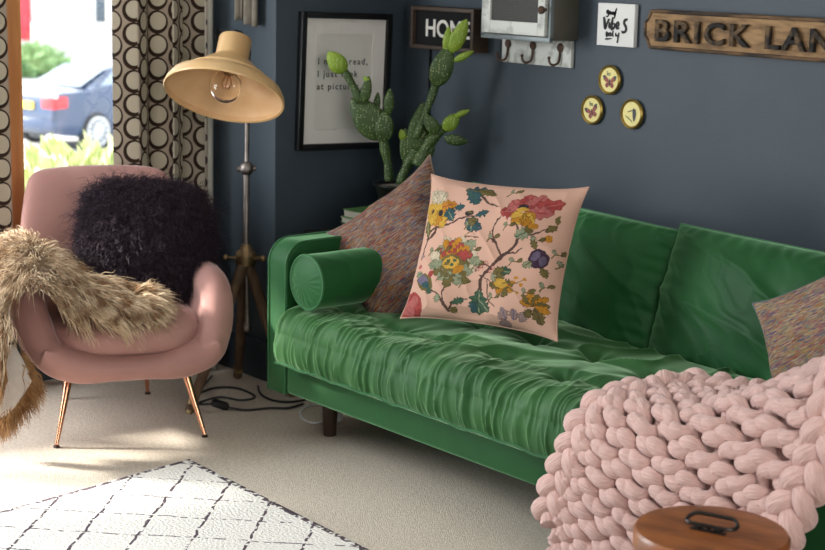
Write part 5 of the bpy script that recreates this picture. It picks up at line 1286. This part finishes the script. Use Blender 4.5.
def braid(name, us, vs, lift, pitch=.185, A=.036, B=.018, r=.0250):
    t = np.linspace(0, 1, 400); uu = np.interp(t, np.linspace(0, 1, len(us)), us); vv = np.interp(t, np.linspace(0, 1, len(vs)), vs)
    C = bsp(uu, vv, np.full(400, lift)); k = np.ones(41) / 41
    C = np.stack([np.convolve(np.pad(C[:, q], 20, mode='edge'), k, 'valid') for q in range(3)], -1)
    Nn = norm(np.stack([np.convolve(np.pad(bsp(uu, vv, np.full(400, .1))[:, q] - bsp(uu, vv, np.zeros(400))[:, q], 20, mode='edge'), k, 'valid') for q in range(3)], -1))
    T = norm(np.gradient(C, axis=0)); S_ = norm(np.cross(T, Nn)); Nn = np.cross(S_, T)
    L = np.r_[0, np.cumsum(np.linalg.norm(np.diff(C, axis=0), axis=1))]
    y = YG()
    for q in range(3):
        ph = 2 * PI * (L / pitch + q / 3)
        P = C + S_ * (A * np.sin(ph))[:, None] + Nn * (B * np.sin(2 * ph) + .0)[:, None]
        y.yarn(P[::2], r * (1 + .12 * np.sin(ph * 2 + q)[::2]), 14)
    return y.emit(name, bk)
braid('edge_braid', [0.62, .45, .30, .15, .03, .0, .0, .0, 0], [.0, .0, .0, .0, .02, .16, .35, .62, .86], .018)
braid('edge_braid', [1, 1, 1, 1], [.0, .4, .72, .97], .026)
braid('edge_braid', [0.62, .75, .88, 1.0], [.0, .0, .0, .0], .016)

# ------------------------------------------------------------------ rug
def rug_mat():
    m, nt, b = new_mat('cream_wool_rug'); L = nt.links; b.inputs['Roughness'].default_value = 1; b.inputs['Specular IOR Level'].default_value = .05
    tc = nd(nt, 'ShaderNodeTexCoord'); sx_ = nd(nt, 'ShaderNodeSeparateXYZ')
    nz = nd(nt, 'ShaderNodeTexNoise'); nz.inputs['Scale'].default_value = 14; L.new(tc.outputs['UV'], nz.inputs[0])
    def mth(op, a, b_=None, c=None):
        n = nd(nt, 'ShaderNodeMath', operation=op)
        for i, v in enumerate((a, b_, c)):
            if v is None: continue
            if isinstance(v, (int, float)): n.inputs[i].default_value = v
            else: L.new(v, n.inputs[i])
        return n.outputs[0]
    L.new(tc.outputs['UV'], sx_.inputs[0]); x, y = sx_.outputs[0], sx_.outputs[1]
    wob = mth('MULTIPLY', mth('SUBTRACT', nz.outputs[0], .5), .035)
    spk = nd(nt, 'ShaderNodeTexVoronoi'); spk.inputs['Scale'].default_value = 85; L.new(tc.outputs['UV'], spk.inputs[0])
    sp = nd(nt, 'ShaderNodeSeparateColor'); L.new(spk.outputs['Color'], sp.inputs[0])
    def line(e, per, ofs, w):
        f = mth('FRACT', mth('DIVIDE', mth('ADD', mth('ADD', e, wob), ofs), per)); d = mth('MULTIPLY', mth('MINIMUM', f, mth('SUBTRACT', 1, f)), per); return mth('LESS_THAN', d, w)
    a = mth('ADD', x, y); bb = mth('SUBTRACT', y, x)
    l1 = mth('MULTIPLY', line(a, .215, .235, .0058), mth('GREATER_THAN', sp.outputs[0], .25)); l2 = mth('MULTIPLY', line(bb, .226, .81, .0045), mth('GREATER_THAN', sp.outputs[1], .42))
    # dashed dark binding along the edges
    ed = mth('MULTIPLY', mth('MAXIMUM', mth('GREATER_THAN', mth('ADD', y, mth('MULTIPLY', x, .036)), -.405), mth('LESS_THAN', mth('MULTIPLY_ADD', y, .165, mth('MULTIPLY', x, .986)), .075)), mth('GREATER_THAN', sp.outputs[2], .35))
    dark = mth('MAXIMUM', mth('MAXIMUM', l1, l2), ed)
    mx = nd(nt, 'ShaderNodeMix', data_type='RGBA'); L.new(dark, mx.inputs[0]); mx.inputs[6].default_value = (.80, .77, .72, 1); mx.inputs[7].default_value = (.11, .085, .10, 1)
    L.new(mx.outputs[2], b.inputs['Base Color'])
    n = nd(nt, 'ShaderNodeTexNoise'); n.inputs['Scale'].default_value = 110; n.inputs['Detail'].default_value = 4; L.new(tc.outputs['UV'], n.inputs[0])
    bp = nd(nt, 'ShaderNodeBump'); bp.inputs['Strength'].default_value = .8; bp.inputs['Distance'].default_value = .008; L.new(n.outputs[0], bp.inputs['Height']); L.new(bp.outputs[0], b.inputs['Normal']); return m
rc = np.array([.105, -.375]); nx, ny = 150, 130
gx, gy = np.meshgrid(np.linspace(0, 2.6, nx), np.linspace(0, 1.9, ny), indexing='ij')
RX = rc[0] + gx * .9994 + gy * .165; RY = rc[1] - gx * .036 - gy * .986
edge = np.minimum(np.minimum(gx, 2.6 - gx), np.minimum(gy, 1.9 - gy))
RZ = .020 * np.clip(edge / .012, 0, 1) ** .5 + .004 * (vnoise(gx * 5, gy * 5, 3) - .5) * np.clip(edge / .05, 0, 1) + .002
rv = np.stack([RX, RY, RZ], -1).reshape(-1, 3)
rg = mesh('rug', G().add(rv, gridF(nx, ny)), rug_mat(), sharp=None, uv=rv[:, :2])
tag(rg, 'cream wool rug with dark diamond lattice lines on the beige carpet', 'rug')

# ------------------------------------------------------------------ round wooden box in the foreground
RB = np.array([2.340, -.545, .027]); RBH = .443; RR = .154
bx = thing('round_wooden_box', 'round polished wooden box with iron handle in front of the blanket', 'box', tuple(RB), math.radians(20))
T_ = Matrix.Translation((0, 0, 0))
mesh('drum', G().lathe([(.141, 0), (.146, .004), (.149, .10), (.150, .25), (.149, RBH - .045), (.146, RBH - .04), (.001, RBH - .04)], 72), M['lid_wood'], bx, local=True)
for z in (.05, .32):
    mesh('hoop', G().lathe([(.1485, z - .014), (.1525, z - .014), (.1525, z + .014), (.1485, z + .014)], 72, None, True), M['iron'], bx, local=True)
ld = mesh('lid', G().lathe([(.148, RBH - .040), (RR, RBH - .038), (RR + .001, RBH - .008), (RR - .004, RBH - .001), (RR - .010, RBH), (.10, RBH + .001), (.001, RBH + .002)], 96), M['lid_wood'], bx, local=True)
hz = RBH + .003
hl = [(.052 * math.cos(a) + (.020 if math.cos(a) > 0 else -.020), .017 * math.sin(a), hz + .010 + .008 * math.sin(a)) for a in np.linspace(0, 2 * PI, 48, endpoint=False)]
hl = [(.030 * (1 if math.cos(a) > 0 else -1) * (abs(math.cos(a)) > 1e-9) + .022 * math.cos(a), .020 * math.sin(a), hz + .010 + .010 * max(0, math.sin(a))) for a in np.linspace(0.01, 2 * PI + .01, 48, endpoint=False)]
hd_ = mesh('handle', G().tube(hl, .0042, 8, closed=True), M['iron'], ld, local=True)
pl = G().box((-.036, -.026, RBH + .0005), (.036, -.012, hz + .002), .001)
for x in (-.026, 0, .026): pl.ell((x, -.019, hz + .003), (.005, .005, .003), 10, 6)
for x in (-.02, .02): pl.tube([(x - .006, -.019, hz + .006), (x + .006, -.019, hz + .006)], .0065, 8)
mesh('handle_plate', pl, M['iron'], ld, local=True)
